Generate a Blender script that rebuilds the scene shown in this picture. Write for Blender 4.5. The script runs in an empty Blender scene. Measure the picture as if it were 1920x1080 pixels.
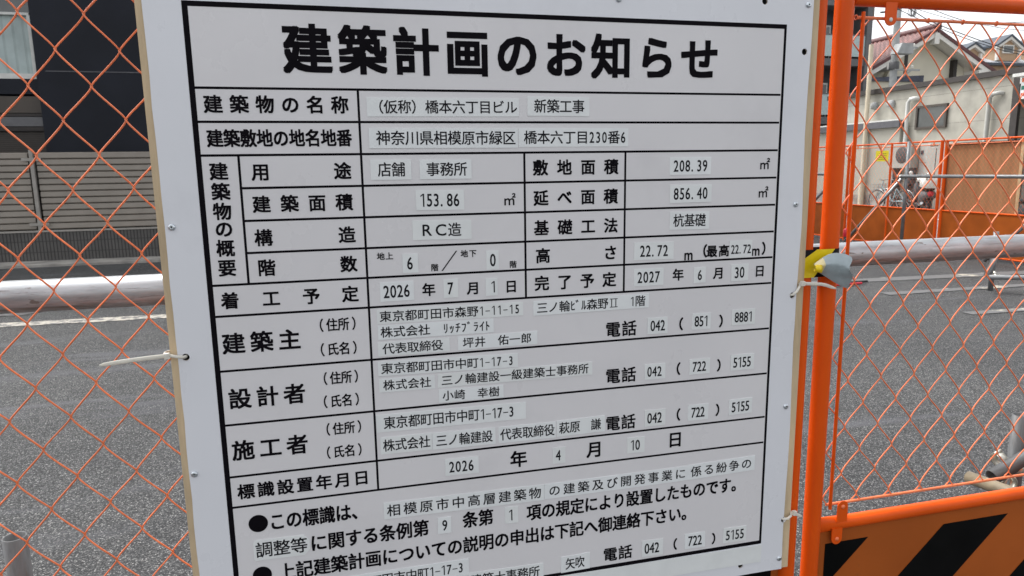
import bpy, bmesh, math, random
from mathutils import Vector, Matrix
random.seed(7)
SC = bpy.context.scene
COL = SC.collection
rad = math.radians

# ------------------------------------------------------------------ camera, sky, sun, exposure
Z0 = 1.7215                                  # height of the sign frame's top edge above the ground
cam_d = bpy.data.cameras.new("camera")
cam_d.sensor_width = 36.0
cam_d.lens = 24.2065
cam_d.clip_start = 0.05
cam_d.clip_end = 2000
cam_d.dof.use_dof = True
cam_d.dof.focus_distance = 1.08
cam_d.dof.aperture_fstop = 19.0
cam = bpy.data.objects.new("camera", cam_d)
COL.objects.link(cam)
_y, _p, _r = rad(13.98346), rad(-9.75750), rad(-0.88095)
_F = Vector((math.sin(_y) * math.cos(_p), math.cos(_y) * math.cos(_p), math.sin(_p)))
_R0 = Vector((math.cos(_y), -math.sin(_y), 0))
_U0 = _R0.cross(_F)
_R = math.cos(_r) * _R0 + math.sin(_r) * _U0
_U = -math.sin(_r) * _R0 + math.cos(_r) * _U0
_M = Matrix((_R, _U, -_F)).transposed().to_4x4()
_M.translation = Vector((0.1804, -1.0273, Z0 - 0.2215))
cam.matrix_world = _M
SC.camera = cam

SUN_EL, SUN_AZ = 58.0, 325.0                 # azimuth clockwise from +Y: high, from the left, a little behind the sign
W = bpy.data.worlds.new("World")
SC.world = W
W.use_nodes = True
nt = W.node_tree
bg = nt.nodes["Background"]
sky = nt.nodes.new("ShaderNodeTexSky")
sky.sky_type = 'NISHITA'
sky.sun_disc = False
sky.sun_elevation = rad(SUN_EL)
sky.sun_rotation = rad(SUN_AZ)
sky.air_density = 1.0
sky.dust_density = 4.0
sky.ozone_density = 1.0
hs = nt.nodes.new("ShaderNodeHueSaturation")   # an overcast, nearly colourless sky
hs.inputs["Saturation"].default_value = 0.16
hs.inputs["Value"].default_value = 1.0
nt.links.new(sky.outputs[0], hs.inputs["Color"])
nt.links.new(hs.outputs[0], bg.inputs["Color"])
bg.inputs["Strength"].default_value = 0.14
sun_d = bpy.data.lights.new("sun", 'SUN')
sun_d.energy = 0.8
sun_d.angle = rad(25)
sun_d.color = (1.0, 0.97, 0.93)
sun = bpy.data.objects.new("sun", sun_d)
COL.objects.link(sun)
_sd = Vector((math.sin(rad(SUN_AZ)) * math.cos(rad(SUN_EL)), math.cos(rad(SUN_AZ)) * math.cos(rad(SUN_EL)), math.sin(rad(SUN_EL))))
sun.rotation_euler = (-_sd).to_track_quat('-Z', 'Y').to_euler()
sun.location = _sd * 30
SC.view_settings.view_transform = 'Standard'
SC.view_settings.look = 'None'
SC.view_settings.gamma = 1.0
SC.view_settings.use_curve_mapping = False
SC.view_settings.exposure = 1.34

# ------------------------------------------------------------------ materials
def mat(name, col, rough=0.5, metal=0.0, var=0.0, vscale=8.0, bump=0.0, bscale=60.0, col2=None, stretch=None, spec=0.5, detail=4.0, thr=None):
    m = bpy.data.materials.new(name)
    m.use_nodes = True
    n = m.node_tree.nodes; l = m.node_tree.links
    b = n["Principled BSDF"]
    b.inputs["Roughness"].default_value = rough
    b.inputs["Metallic"].default_value = metal
    b.inputs["Specular IOR Level"].default_value = spec
    b.inputs["Base Color"].default_value = (*col, 1)
    tc = n.new("ShaderNodeTexCoord")
    mp = n.new("ShaderNodeMapping")
    if stretch: mp.inputs["Scale"].default_value = stretch
    l.new(tc.outputs["Object"], mp.inputs["Vector"])
    if var > 0 or col2:
        t = n.new("ShaderNodeTexNoise"); t.inputs["Scale"].default_value = vscale; t.inputs["Detail"].default_value = detail
        l.new(mp.outputs[0], t.inputs["Vector"])
        r = n.new("ShaderNodeValToRGB")
        lo, hi = thr if thr else (0.35, 0.65)
        r.color_ramp.elements[0].position = lo; r.color_ramp.elements[1].position = hi
        c2 = col2 if col2 else tuple(min(1, c * (1 + var)) for c in col)
        c1 = col if col2 else tuple(c * (1 - var) for c in col)
        r.color_ramp.elements[0].color = (*c1, 1); r.color_ramp.elements[1].color = (*c2, 1)
        l.new(t.outputs["Fac"], r.inputs["Fac"]); l.new(r.outputs["Color"], b.inputs["Base Color"])
    if bump > 0:
        t2 = n.new("ShaderNodeTexNoise"); t2.inputs["Scale"].default_value = bscale; t2.inputs["Detail"].default_value = 3
        l.new(mp.outputs[0], t2.inputs["Vector"])
        bp = n.new("ShaderNodeBump"); bp.inputs["Strength"].default_value = bump; bp.inputs["Distance"].default_value = 0.01
        l.new(t2.outputs["Fac"], bp.inputs["Height"]); l.new(bp.outputs[0], b.inputs["Normal"])
    return m

def ramp(n, stops):
    r = n.new("ShaderNodeValToRGB")
    e = r.color_ramp.elements
    while len(e) < len(stops): e.new(0.5)
    for k, (p, c) in enumerate(stops):
        e[k].position = p
        e[k].color = (c, c, c, 1) if not hasattr(c, '__len__') else (*c, 1)
    return r

def asphalt():
    m = bpy.data.materials.new("asphalt"); m.use_nodes = True
    n = m.node_tree.nodes; l = m.node_tree.links; b = n["Principled BSDF"]
    b.inputs["Roughness"].default_value = 0.85; b.inputs["Specular IOR Level"].default_value = 0.3
    tc = n.new("ShaderNodeTexCoord")
    def noise(s, d, r=0.5):
        t = n.new("ShaderNodeTexNoise"); t.inputs["Scale"].default_value = s; t.inputs["Detail"].default_value = d; t.inputs["Roughness"].default_value = r
        l.new(tc.outputs["Object"], t.inputs["Vector"]); return t
    v = n.new("ShaderNodeTexVoronoi"); v.inputs["Scale"].default_value = 140; l.new(tc.outputs["Object"], v.inputs["Vector"])
    sep = n.new("ShaderNodeSeparateColor"); l.new(v.outputs["Color"], sep.inputs[0])
    stone = ramp(n, [(0.0, (0.058, 0.060, 0.061)), (0.4, (0.102, 0.105, 0.105)), (0.8, (0.168, 0.169, 0.167)), (0.99, (0.36, 0.36, 0.35))])
    l.new(sep.outputs[0], stone.inputs["Fac"])
    edge = ramp(n, [(0.25, 0.0), (0.62, 1.0)]); l.new(v.outputs["Distance"], edge.inputs["Fac"])
    mx = n.new("ShaderNodeMix"); mx.data_type = 'RGBA'
    l.new(edge.outputs["Color"], mx.inputs["Factor"]); l.new(stone.outputs["Color"], mx.inputs[6]); mx.inputs[7].default_value = (0.030, 0.031, 0.033, 1)
    big = noise(0.55, 5, 0.6); br = ramp(n, [(0.3, (0.80, 0.80, 0.81)), (0.7, (1.16, 1.15, 1.13))]); l.new(big.outputs["Fac"], br.inputs["Fac"])
    mid = noise(14, 4, 0.6); mr = ramp(n, [(0.3, 0.82), (0.7, 1.15)]); l.new(mid.outputs["Fac"], mr.inputs["Fac"])
    m1 = n.new("ShaderNodeMix"); m1.data_type = 'RGBA'; m1.blend_type = 'MULTIPLY'; m1.inputs["Factor"].default_value = 1
    l.new(mx.outputs[2], m1.inputs[6]); l.new(br.outputs["Color"], m1.inputs[7])
    m2 = n.new("ShaderNodeMix"); m2.data_type = 'RGBA'; m2.blend_type = 'MULTIPLY'; m2.inputs["Factor"].default_value = 1
    l.new(m1.outputs[2], m2.inputs[6]); l.new(mr.outputs["Color"], m2.inputs[7])
    # long wandering streaks where tyres and tar have smoothed the surface
    mp = n.new("ShaderNodeMapping"); mp.inputs["Scale"].default_value = (0.22, 1.5, 1); mp.inputs["Rotation"].default_value = (0, 0, 0.06)
    l.new(tc.outputs["Object"], mp.inputs["Vector"])
    st = n.new("ShaderNodeTexNoise"); st.inputs["Scale"].default_value = 1.7; st.inputs["Detail"].default_value = 5; st.inputs["Roughness"].default_value = 0.55; st.inputs["Distortion"].default_value = 0.5
    l.new(mp.outputs[0], st.inputs["Vector"])
    sr = ramp(n, [(0.56, 0.0), (0.66, 0.55)]); l.new(st.outputs["Fac"], sr.inputs["Fac"])
    m3 = n.new("ShaderNodeMix"); m3.data_type = 'RGBA'; l.new(sr.outputs["Color"], m3.inputs["Factor"])
    l.new(m2.outputs[2], m3.inputs[6]); m3.inputs[7].default_value = (0.105, 0.107, 0.118, 1)
    l.new(m3.outputs[2], b.inputs["Base Color"])
    bp = n.new("ShaderNodeBump"); bp.inputs["Strength"].default_value = 0.9; bp.inputs["Distance"].default_value = 0.004; bp.invert = True
    l.new(v.outputs["Distance"], bp.inputs["Height"]); l.new(bp.outputs[0], b.inputs["Normal"])
    return m

def worn_paint(name, col, keep, scale=9.0):
    """old road paint: holes where the asphalt shows through"""
    m = bpy.data.materials.new(name); m.use_nodes = True
    n = m.node_tree.nodes; l = m.node_tree.links; b = n["Principled BSDF"]; b.inputs["Roughness"].default_value = 0.8
    tc = n.new("ShaderNodeTexCoord")
    t = n.new("ShaderNodeTexNoise"); t.inputs["Scale"].default_value = scale; t.inputs["Detail"].default_value = 8; t.inputs["Roughness"].default_value = 0.7
    l.new(tc.outputs["Object"], t.inputs["Vector"])
    r = ramp(n, [(keep, (0.118, 0.119, 0.119)), (keep + 0.10, col)]); l.new(t.outputs["Fac"], r.inputs["Fac"])
    l.new(r.outputs["Color"], b.inputs["Base Color"])
    return m

def galvanised(name, rust=0.6, dark=1.0, metal=0.8, rg=0.0, streaked=False):
    m = bpy.data.materials.new(name); m.use_nodes = True
    n = m.node_tree.nodes; l = m.node_tree.links; b = n["Principled BSDF"]
    tc = n.new("ShaderNodeTexCoord"); mp = n.new("ShaderNodeMapping"); mp.inputs["Scale"].default_value = (1, 6, 6)
    l.new(tc.outputs["Object"], mp.inputs["Vector"])
    t = n.new("ShaderNodeTexNoise"); t.inputs["Scale"].default_value = 7; t.inputs["Detail"].default_value = 8; t.inputs["Roughness"].default_value = 0.65
    l.new(mp.outputs[0], t.inputs["Vector"])
    r = ramp(n, [(0.30, tuple(dark * c for c in (0.34, 0.35, 0.36))), (0.5, tuple(dark * c for c in (0.56, 0.58, 0.595))), (0.72, tuple(dark * c for c in (0.74, 0.76, 0.78)))])
    l.new(t.outputs["Fac"], r.inputs["Fac"])
    # rust and dirt streaks
    t2 = n.new("ShaderNodeTexNoise"); t2.inputs["Scale"].default_value = 4; t2.inputs["Detail"].default_value = 9; t2.inputs["Roughness"].default_value = 0.75
    mp2 = n.new("ShaderNodeMapping"); mp2.inputs["Scale"].default_value = (1.6, 22, 22); mp2.inputs["Location"].default_value = (3.1, 1.7, 5.2)
    l.new(tc.outputs["Object"], mp2.inputs["Vector"]); l.new(mp2.outputs[0], t2.inputs["Vector"])
    r2 = ramp(n, [(rust, 0.0), (rust + 0.12, 1.0)]); l.new(t2.outputs["Fac"], r2.inputs["Fac"])
    mx = n.new("ShaderNodeMix"); mx.data_type = 'RGBA'; l.new(r2.outputs["Color"], mx.inputs["Factor"])
    l.new(r.outputs["Color"], mx.inputs[6]); mx.inputs[7].default_value = (0.10, 0.072, 0.055, 1)
    if streaked:
        # long brown streaks, thicker towards the pipe's underside, and small dark scratches all over
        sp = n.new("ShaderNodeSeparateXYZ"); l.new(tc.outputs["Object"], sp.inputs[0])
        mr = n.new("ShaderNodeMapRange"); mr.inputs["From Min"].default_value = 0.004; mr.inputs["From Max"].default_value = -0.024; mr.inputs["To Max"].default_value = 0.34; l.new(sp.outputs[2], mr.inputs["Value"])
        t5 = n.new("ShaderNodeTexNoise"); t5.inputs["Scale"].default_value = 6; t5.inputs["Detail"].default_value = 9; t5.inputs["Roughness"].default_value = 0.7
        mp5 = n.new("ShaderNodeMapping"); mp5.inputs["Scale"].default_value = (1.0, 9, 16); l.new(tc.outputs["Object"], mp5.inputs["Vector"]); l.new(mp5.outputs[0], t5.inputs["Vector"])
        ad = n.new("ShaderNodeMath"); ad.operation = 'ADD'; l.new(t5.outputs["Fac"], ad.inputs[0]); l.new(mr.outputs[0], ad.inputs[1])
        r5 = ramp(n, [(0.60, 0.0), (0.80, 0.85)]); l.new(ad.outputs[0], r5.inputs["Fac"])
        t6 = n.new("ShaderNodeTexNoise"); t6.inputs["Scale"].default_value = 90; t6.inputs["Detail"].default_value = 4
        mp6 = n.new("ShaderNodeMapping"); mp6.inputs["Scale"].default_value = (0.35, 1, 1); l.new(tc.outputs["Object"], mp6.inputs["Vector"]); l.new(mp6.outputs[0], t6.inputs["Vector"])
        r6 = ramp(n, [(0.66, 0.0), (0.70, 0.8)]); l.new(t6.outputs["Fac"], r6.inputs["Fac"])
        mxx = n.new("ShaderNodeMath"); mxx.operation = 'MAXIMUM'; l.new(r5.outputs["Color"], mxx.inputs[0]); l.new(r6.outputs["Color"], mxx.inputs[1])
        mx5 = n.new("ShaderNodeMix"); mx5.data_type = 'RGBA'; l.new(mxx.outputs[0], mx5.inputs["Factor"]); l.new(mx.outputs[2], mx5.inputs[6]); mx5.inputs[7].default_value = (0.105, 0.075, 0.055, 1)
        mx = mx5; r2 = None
    l.new(mx.outputs[2], b.inputs["Base Color"])
    mt = n.new("ShaderNodeMath"); mt.operation = 'MULTIPLY_ADD'; mt.inputs[1].default_value = -metal; mt.inputs[2].default_value = metal
    l.new(mxx.outputs[0] if streaked else r2.outputs["Color"], mt.inputs[0]); l.new(mt.outputs[0], b.inputs["Metallic"])
    rr = ramp(n, [(0.3, 0.36 + rg), (0.7, 0.22 + rg)]); l.new(t.outputs["Fac"], rr.inputs["Fac"]); l.new(rr.outputs["Color"], b.inputs["Roughness"])
    return m

def ribbed(name, col, period, axis=2, depth=0.5, dark=0.6, rough=0.5, joint=None):
    """a surface of parallel ribs (pattern that stays inside the surface): lines across `axis`"""
    m = bpy.data.materials.new(name); m.use_nodes = True
    n = m.node_tree.nodes; l = m.node_tree.links; b = n["Principled BSDF"]; b.inputs["Roughness"].default_value = rough
    tc = n.new("ShaderNodeTexCoord"); sp = n.new("ShaderNodeSeparateXYZ"); l.new(tc.outputs["Object"], sp.inputs[0])
    a = n.new("ShaderNodeMath"); a.operation = 'DIVIDE'; a.inputs[1].default_value = period; l.new(sp.outputs[axis], a.inputs[0])
    f = n.new("ShaderNodeMath"); f.operation = 'FRACT'; l.new(a.outputs[0], f.inputs[0])
    r = ramp(n, [(0.0, 0.0), (0.16, 0.0), (0.24, 1.0), (0.92, 1.0), (1.0, 0.0)]); l.new(f.outputs[0], r.inputs["Fac"])
    mx = n.new("ShaderNodeMix"); mx.data_type = 'RGBA'; l.new(r.outputs["Color"], mx.inputs["Factor"])
    mx.inputs[6].default_value = (*[c * dark for c in col], 1); mx.inputs[7].default_value = (*col, 1)
    out = mx.outputs[2]
    t = n.new("ShaderNodeTexNoise"); t.inputs["Scale"].default_value = 3.0; t.inputs["Detail"].default_value = 5; l.new(tc.outputs["Object"], t.inputs["Vector"])
    tr = ramp(n, [(0.3, 0.8), (0.7, 1.12)]); l.new(t.outputs["Fac"], tr.inputs["Fac"])
    mm = n.new("ShaderNodeMix"); mm.data_type = 'RGBA'; mm.blend_type = 'MULTIPLY'; mm.inputs["Factor"].default_value = 1
    l.new(out, mm.inputs[6]); l.new(tr.outputs["Color"], mm.inputs[7]); out = mm.outputs[2]
    if joint:                                   # joints across a second axis
        ja, jp, jw = joint
        a2 = n.new("ShaderNodeMath"); a2.operation = 'DIVIDE'; a2.inputs[1].default_value = jp; l.new(sp.outputs[ja], a2.inputs[0])
        f2 = n.new("ShaderNodeMath"); f2.operation = 'FRACT'; l.new(a2.outputs[0], f2.inputs[0])
        g = n.new("ShaderNodeMath"); g.operation = 'GREATER_THAN'; g.inputs[1].default_value = jw / jp; l.new(f2.outputs[0], g.inputs[0])
        m3 = n.new("ShaderNodeMix"); m3.data_type = 'RGBA'; l.new(g.outputs[0], m3.inputs["Factor"])
        m3.inputs[6].default_value = (*[c * 0.45 for c in col], 1); l.new(out, m3.inputs[7]); out = m3.outputs[2]
    l.new(out, b.inputs["Base Color"])
    bp = n.new("ShaderNodeBump"); bp.inputs["Strength"].default_value = depth; bp.inputs["Distance"].default_value = 0.01
    l.new(r.outputs["Color"], bp.inputs["Height"]); l.new(bp.outputs[0], b.inputs["Normal"])
    return m

def sheet_plastic(name, col, wave=0.25):
    """glossy sign plastic with faint vertical waves"""
    m = bpy.data.materials.new(name); m.use_nodes = True
    n = m.node_tree.nodes; l = m.node_tree.links; b = n["Principled BSDF"]
    b.inputs["Base Color"].default_value = (*col, 1); b.inputs["Roughness"].default_value = 0.32; b.inputs["Specular IOR Level"].default_value = 0.45
    tc = n.new("ShaderNodeTexCoord"); mp = n.new("ShaderNodeMapping"); mp.inputs["Scale"].default_value = (7, 1, 0.5)
    l.new(tc.outputs["Object"], mp.inputs["Vector"])
    t = n.new("ShaderNodeTexNoise"); t.inputs["Scale"].default_value = 2.2; t.inputs["Detail"].default_value = 2; l.new(mp.outputs[0], t.inputs["Vector"])
    bp = n.new("ShaderNodeBump"); bp.inputs["Strength"].default_value = wave; bp.inputs["Distance"].default_value = 0.004
    l.new(t.outputs["Fac"], bp.inputs["Height"]); l.new(bp.outputs[0], b.inputs["Normal"])
    t2 = n.new("ShaderNodeTexNoise"); t2.inputs["Scale"].default_value = 5; t2.inputs["Detail"].default_value = 6; l.new(tc.outputs["Object"], t2.inputs["Vector"])
    r = ramp(n, [(0.3, tuple(c * 0.955 for c in col)), (0.7, col)]); l.new(t2.outputs["Fac"], r.inputs["Fac"]); 
    # faint smudges and grime wiped across the plastic
    mp3 = n.new("ShaderNodeMapping"); mp3.inputs["Scale"].default_value = (1.2, 1, 1); mp3.inputs["Rotation"].default_value = (0, 0.5, 0); l.new(tc.outputs["Object"], mp3.inputs["Vector"])
    t3 = n.new("ShaderNodeTexNoise"); t3.inputs["Scale"].default_value = 4.0; t3.inputs["Detail"].default_value = 7; t3.inputs["Roughness"].default_value = 0.62; t3.inputs["Distortion"].default_value = 0.15
    l.new(mp3.outputs[0], t3.inputs["Vector"])
    r3 = ramp(n, [(0.56, 1.0), (0.80, 0.90)]); l.new(t3.outputs["Fac"], r3.inputs["Fac"])
    m3 = n.new("ShaderNodeMix"); m3.data_type = 'RGBA'; m3.blend_type = 'MULTIPLY'; m3.inputs["Factor"].default_value = 1
    l.new(r.outputs["Color"], m3.inputs[6]); l.new(r3.outputs["Color"], m3.inputs[7]); l.new(m3.outputs[2], b.inputs["Base Color"])
    r4 = ramp(n, [(0.4, 0.27), (0.7, 0.5)]); l.new(t3.outputs["Fac"], r4.inputs["Fac"]); l.new(r4.outputs["Color"], b.inputs["Roughness"])
    return m

M = {}
M['asphalt'] = asphalt()
M['sheet'] = sheet_plastic("white_sign_plastic", (0.745, 0.755, 0.79))
M['panel'] = sheet_plastic("printed_panel", (0.710, 0.695, 0.704), 0.18)
def worn(m, col, scale, lo, hi, stretch=(1, 1, 1)):
    """small chips and scuffs of another colour over a finished material"""
    n = m.node_tree.nodes; l = m.node_tree.links; b = n["Principled BSDF"]
    src = b.inputs["Base Color"].links[0].from_socket
    tc = n.new("ShaderNodeTexCoord"); mp = n.new("ShaderNodeMapping"); mp.inputs["Scale"].default_value = stretch; l.new(tc.outputs["Object"], mp.inputs["Vector"])
    t = n.new("ShaderNodeTexNoise"); t.inputs["Scale"].default_value = scale; t.inputs["Detail"].default_value = 6; t.inputs["Roughness"].default_value = 0.65; l.new(mp.outputs[0], t.inputs["Vector"])
    r = ramp(n, [(lo, 0.0), (hi, 0.75)]); l.new(t.outputs["Fac"], r.inputs["Fac"])
    mx = n.new("ShaderNodeMix"); mx.data_type = 'RGBA'; l.new(r.outputs["Color"], mx.inputs["Factor"]); l.new(src, mx.inputs[6]); mx.inputs[7].default_value = (*col, 1)
    l.new(mx.outputs[2], b.inputs["Base Color"])
M['strip'] = mat("label_tape", (0.765, 0.788, 0.785), 0.42, var=0.03, vscale=30)
_n = M['strip'].node_tree.nodes; _l = M['strip'].node_tree.links; _b = _n["Principled BSDF"]
_oi = _n.new("ShaderNodeObjectInfo"); _rr = ramp(_n, [(0.0, (0.965, 0.96, 0.95)), (1.0, (1.0, 1.0, 1.01))]); _l.new(_oi.outputs["Random"], _rr.inputs["Fac"])
_mm = _n.new("ShaderNodeMix"); _mm.data_type = 'RGBA'; _mm.blend_type = 'MULTIPLY'; _mm.inputs["Factor"].default_value = 1
_l.new(_b.inputs["Base Color"].links[0].from_socket, _mm.inputs[6]); _l.new(_rr.outputs["Color"], _mm.inputs[7]); _l.new(_mm.outputs[2], _b.inputs["Base Color"])
M['ink'] = mat("black_ink", (0.005, 0.004, 0.006), 0.6, spec=0.05, var=0.2, vscale=40)
M['thin_ink'] = mat("label_ink", (0.012, 0.012, 0.015), 0.6, spec=0.1, var=0.2, vscale=40)
M['ply'] = mat("plywood_edge", (0.56, 0.43, 0.27), 0.7, var=0.18, vscale=9, stretch=(4, 1, 0.6), bump=0.2)
M['screw'] = mat("zinc_screw", (0.62, 0.66, 0.69), 0.3, 0.9, var=0.1, vscale=300)
M['dark'] = mat("dark_recess", (0.02, 0.02, 0.02), 0.8, var=0.2)
M['orange'] = mat("orange_paint", (0.72, 0.090, 0.004), 0.38, spec=0.2, var=0.10, vscale=5, bump=0.05, bscale=120, stretch=(1, 1, 0.5))
worn(M['orange'], (0.30, 0.060, 0.012), 38, 0.66, 0.74, (1, 1, 0.45))
M['wire'] = mat("orange_coated_wire", (0.84, 0.205, 0.075), 0.36, var=0.12, vscale=12)
M['kick'] = mat("brown_orange_sheet", (0.36, 0.085, 0.013), 0.5, spec=0.18, var=0.16, vscale=3.0, bump=0.08, bscale=7, detail=9)
worn(M['kick'], (0.20, 0.075, 0.030), 22, 0.64, 0.78, (1, 1, 0.5))
worn(M['wire'], (0.40, 0.075, 0.020), 55, 0.60, 0.72)
M['black_stripe'] = mat("black_stripe_film", (0.004, 0.004, 0.004), 0.5, spec=0.06, var=0.3, vscale=9)
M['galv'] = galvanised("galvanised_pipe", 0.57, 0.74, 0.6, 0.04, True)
M['galv_old'] = galvanised("weathered_pipe", 0.55, 0.20, 0.2, 0.3)
M['galv_mid'] = galvanised("grey_galvanised_pipe", 0.62, 0.36, 0.3, 0.2)
M['pipe_beige'] = mat("dusty_pipe", (0.185, 0.15, 0.10), 0.6, 0.1, var=0.25, vscale=18, bump=0.1)
M['clamp'] = mat("zinc_clamp", (0.66, 0.64, 0.56), 0.28, 0.8, var=0.25, vscale=40)
M['tie'] = mat("nylon_tie", (0.84, 0.81, 0.72), 0.35, var=0.05, vscale=60)
M['tie'].node_tree.nodes["Principled BSDF"].inputs["Transmission Weight"].default_value = 0.25
M['yellow'] = mat("yellow_tape", (0.82, 0.60, 0.002), 0.35, var=0.07, vscale=25, bump=0.1, bscale=90)
M['tape_black'] = mat("black_tape", (0.006, 0.006, 0.006), 0.5, spec=0.1, var=0.2)
M['tape_back'] = mat("silver_tape_back", (0.36, 0.42, 0.44), 0.4, 0.25, var=0.12, vscale=30, bump=0.15, bscale=70)
M['tape_cream'] = mat("cream_tape_back", (0.72, 0.62, 0.34), 0.4, var=0.08, vscale=30)
M['concrete'] = mat("concrete", (0.30, 0.285, 0.26), 0.85, var=0.3, vscale=3.0, bump=0.3, bscale=60)
M['navy'] = mat("navy_wall_panel", (0.013, 0.015, 0.022), 0.55, spec=0.2, var=0.15, vscale=1.2)
M['louvre_dark'] = ribbed("dark_louvre", (0.036, 0.028, 0.022), 0.035, 2, 0.4, 0.4)
M['brown_band'] = mat("brown_metal_band", (0.060, 0.048, 0.038), 0.5, var=0.15, vscale=2)
M['slat'] = mat("taupe_aluminium_slat", (0.27, 0.24, 0.205), 0.5, var=0.08, vscale=3)
M['slat_cap'] = mat("pale_aluminium_cap", (0.33, 0.31, 0.28), 0.5, 0.1, var=0.1)
M['tile'] = ribbed("dark_ribbed_tile", (0.095, 0.090, 0.085), 0.054, 0, 0.8, 0.28, 0.6, (2, 0.19, 0.014))
M['curtain'] = ribbed("pale_curtain", (0.40, 0.47, 0.46), 0.16, 0, 0.4, 0.86, 0.8)
M['glass'] = mat("window_glass", (0.060, 0.066, 0.064), 0.08, var=0.2, vscale=2, spec=0.8)
M['alu'] = mat("white_aluminium", (0.62, 0.62, 0.59), 0.4, var=0.08)
M['beige_a'] = ribbed("beige_siding", (0.385, 0.370, 0.318), 3.42, 1, 0.2, 1.0, 0.7, (2, 0.9, 0.012))
M['beige_b'] = mat("beige_render", (0.385, 0.370, 0.318), 0.8, var=0.07, vscale=1.0)
M['roof_edge'] = mat("dark_roof_edge", (0.035, 0.028, 0.025), 0.5, var=0.2)
M['fascia'] = mat("grey_fascia", (0.085, 0.085, 0.095), 0.4, var=0.1)
M['cream'] = mat("cream_house_wall", (0.60, 0.565, 0.46), 0.8, var=0.05, vscale=1)
M['white_trim'] = mat("white_trim", (0.72, 0.70, 0.65), 0.6, var=0.05)
M['timber'] = mat("dark_timber", (0.025, 0.02, 0.018), 0.6, var=0.2)
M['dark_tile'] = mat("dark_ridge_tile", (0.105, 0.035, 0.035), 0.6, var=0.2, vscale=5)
M['blue_tile'] = mat("blue_roof_tile", (0.035, 0.04, 0.065), 0.5, var=0.4, vscale=6)
M['slate'] = ribbed("blue_grey_metal_roof", (0.52, 0.57, 0.63), 0.45, 0, 0.3, 0.75, 0.35)
M['tan'] = mat("tan_wall", (0.44, 0.30, 0.19), 0.8, var=0.08)
M['navy_trim'] = mat("navy_roof_trim", (0.030, 0.042, 0.060), 0.4, var=0.1)
M['apt'] = mat("charcoal_wall", (0.040, 0.042, 0.046), 0.6, var=0.15)
M['apt_grey'] = mat("grey_column", (0.12, 0.12, 0.125), 0.6, var=0.1)
M['balcony'] = mat("frosted_balcony_panel", (0.40, 0.50, 0.50), 0.3, var=0.06)
M['brick'] = mat("brown_brick", (0.24, 0.17, 0.12), 0.8, var=0.15, vscale=8)
M['pole'] = mat("concrete_pole", (0.36, 0.37, 0.37), 0.8, var=0.12, vscale=4)
M['cream_pole'] = mat("cream_guard_pipe", (0.60, 0.52, 0.39), 0.5, var=0.06)
M['cable'] = mat("black_cable", (0.035, 0.04, 0.045), 0.6, var=0.1)
M['grey_pipe'] = mat("grey_drain_pipe", (0.42, 0.42, 0.39), 0.5, var=0.08)
M['plywood'] = mat("plywood_board", (0.34, 0.165, 0.072), 0.7, col2=(0.42, 0.215, 0.10), vscale=2.4, stretch=(1, 5, 0.5))
M['batten'] = mat("timber_batten", (0.60, 0.43, 0.24), 0.7, var=0.12, vscale=6)
M['note_yellow'] = mat("yellow_notice_sheet", (0.80, 0.66, 0.03), 0.5, var=0.04)
M['red'] = mat("red_plastic", (0.52, 0.012, 0.03), 0.35, var=0.08)
M['white_plastic'] = mat("white_plastic", (0.76, 0.75, 0.70), 0.35, var=0.04)
M['teal'] = mat("teal_enamel", (0.30, 0.42, 0.45), 0.35, var=0.08)
M['rubber'] = mat("black_rubber", (0.018, 0.018, 0.018), 0.7, var=0.2)
M['chrome'] = mat("bright_steel", (0.62, 0.63, 0.63), 0.22, 0.9, var=0.08)
M['ac'] = mat("off_white_casing", (0.36, 0.345, 0.31), 0.5, var=0.06)
M['fan'] = ribbed("dark_fan_grille", (0.07, 0.07, 0.07), 0.03, 2, 0.3, 0.4)
M['sign_white'] = mat("white_sign_face", (0.72, 0.74, 0.74), 0.4, var=0.04)
M['sign_orange'] = mat("orange_sign_band", (0.70, 0.13, 0.03), 0.4, var=0.04)
M['sign_green'] = mat("green_sign_band", (0.005, 0.12, 0.08), 0.4, var=0.04)
M['sign_red'] = mat("red_sign_band", (0.50, 0.03, 0.02), 0.4, var=0.04)
M['paint_old'] = worn_paint("worn_cream_road_paint", (0.44, 0.41, 0.35), 0.44)
M['paint_patch'] = worn_paint("broken_cream_road_paint", (0.50, 0.46, 0.37), 0.56, 2.6)
M['paint_new'] = worn_paint("white_road_paint", (0.62, 0.62, 0.60), 0.22)
M['patch_dark'] = worn_paint("dark_asphalt_patch", (0.075, 0.073, 0.074), 0.42, 3.0)
M['patch_wet'] = worn_paint("smooth_tar_streak", (0.105, 0.105, 0.115), 0.5, 2.5)
M['road'] = mat("side_road_asphalt", (0.20, 0.195, 0.185), 0.9, var=0.2, vscale=1.2, bump=0.4, bscale=90)

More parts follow.
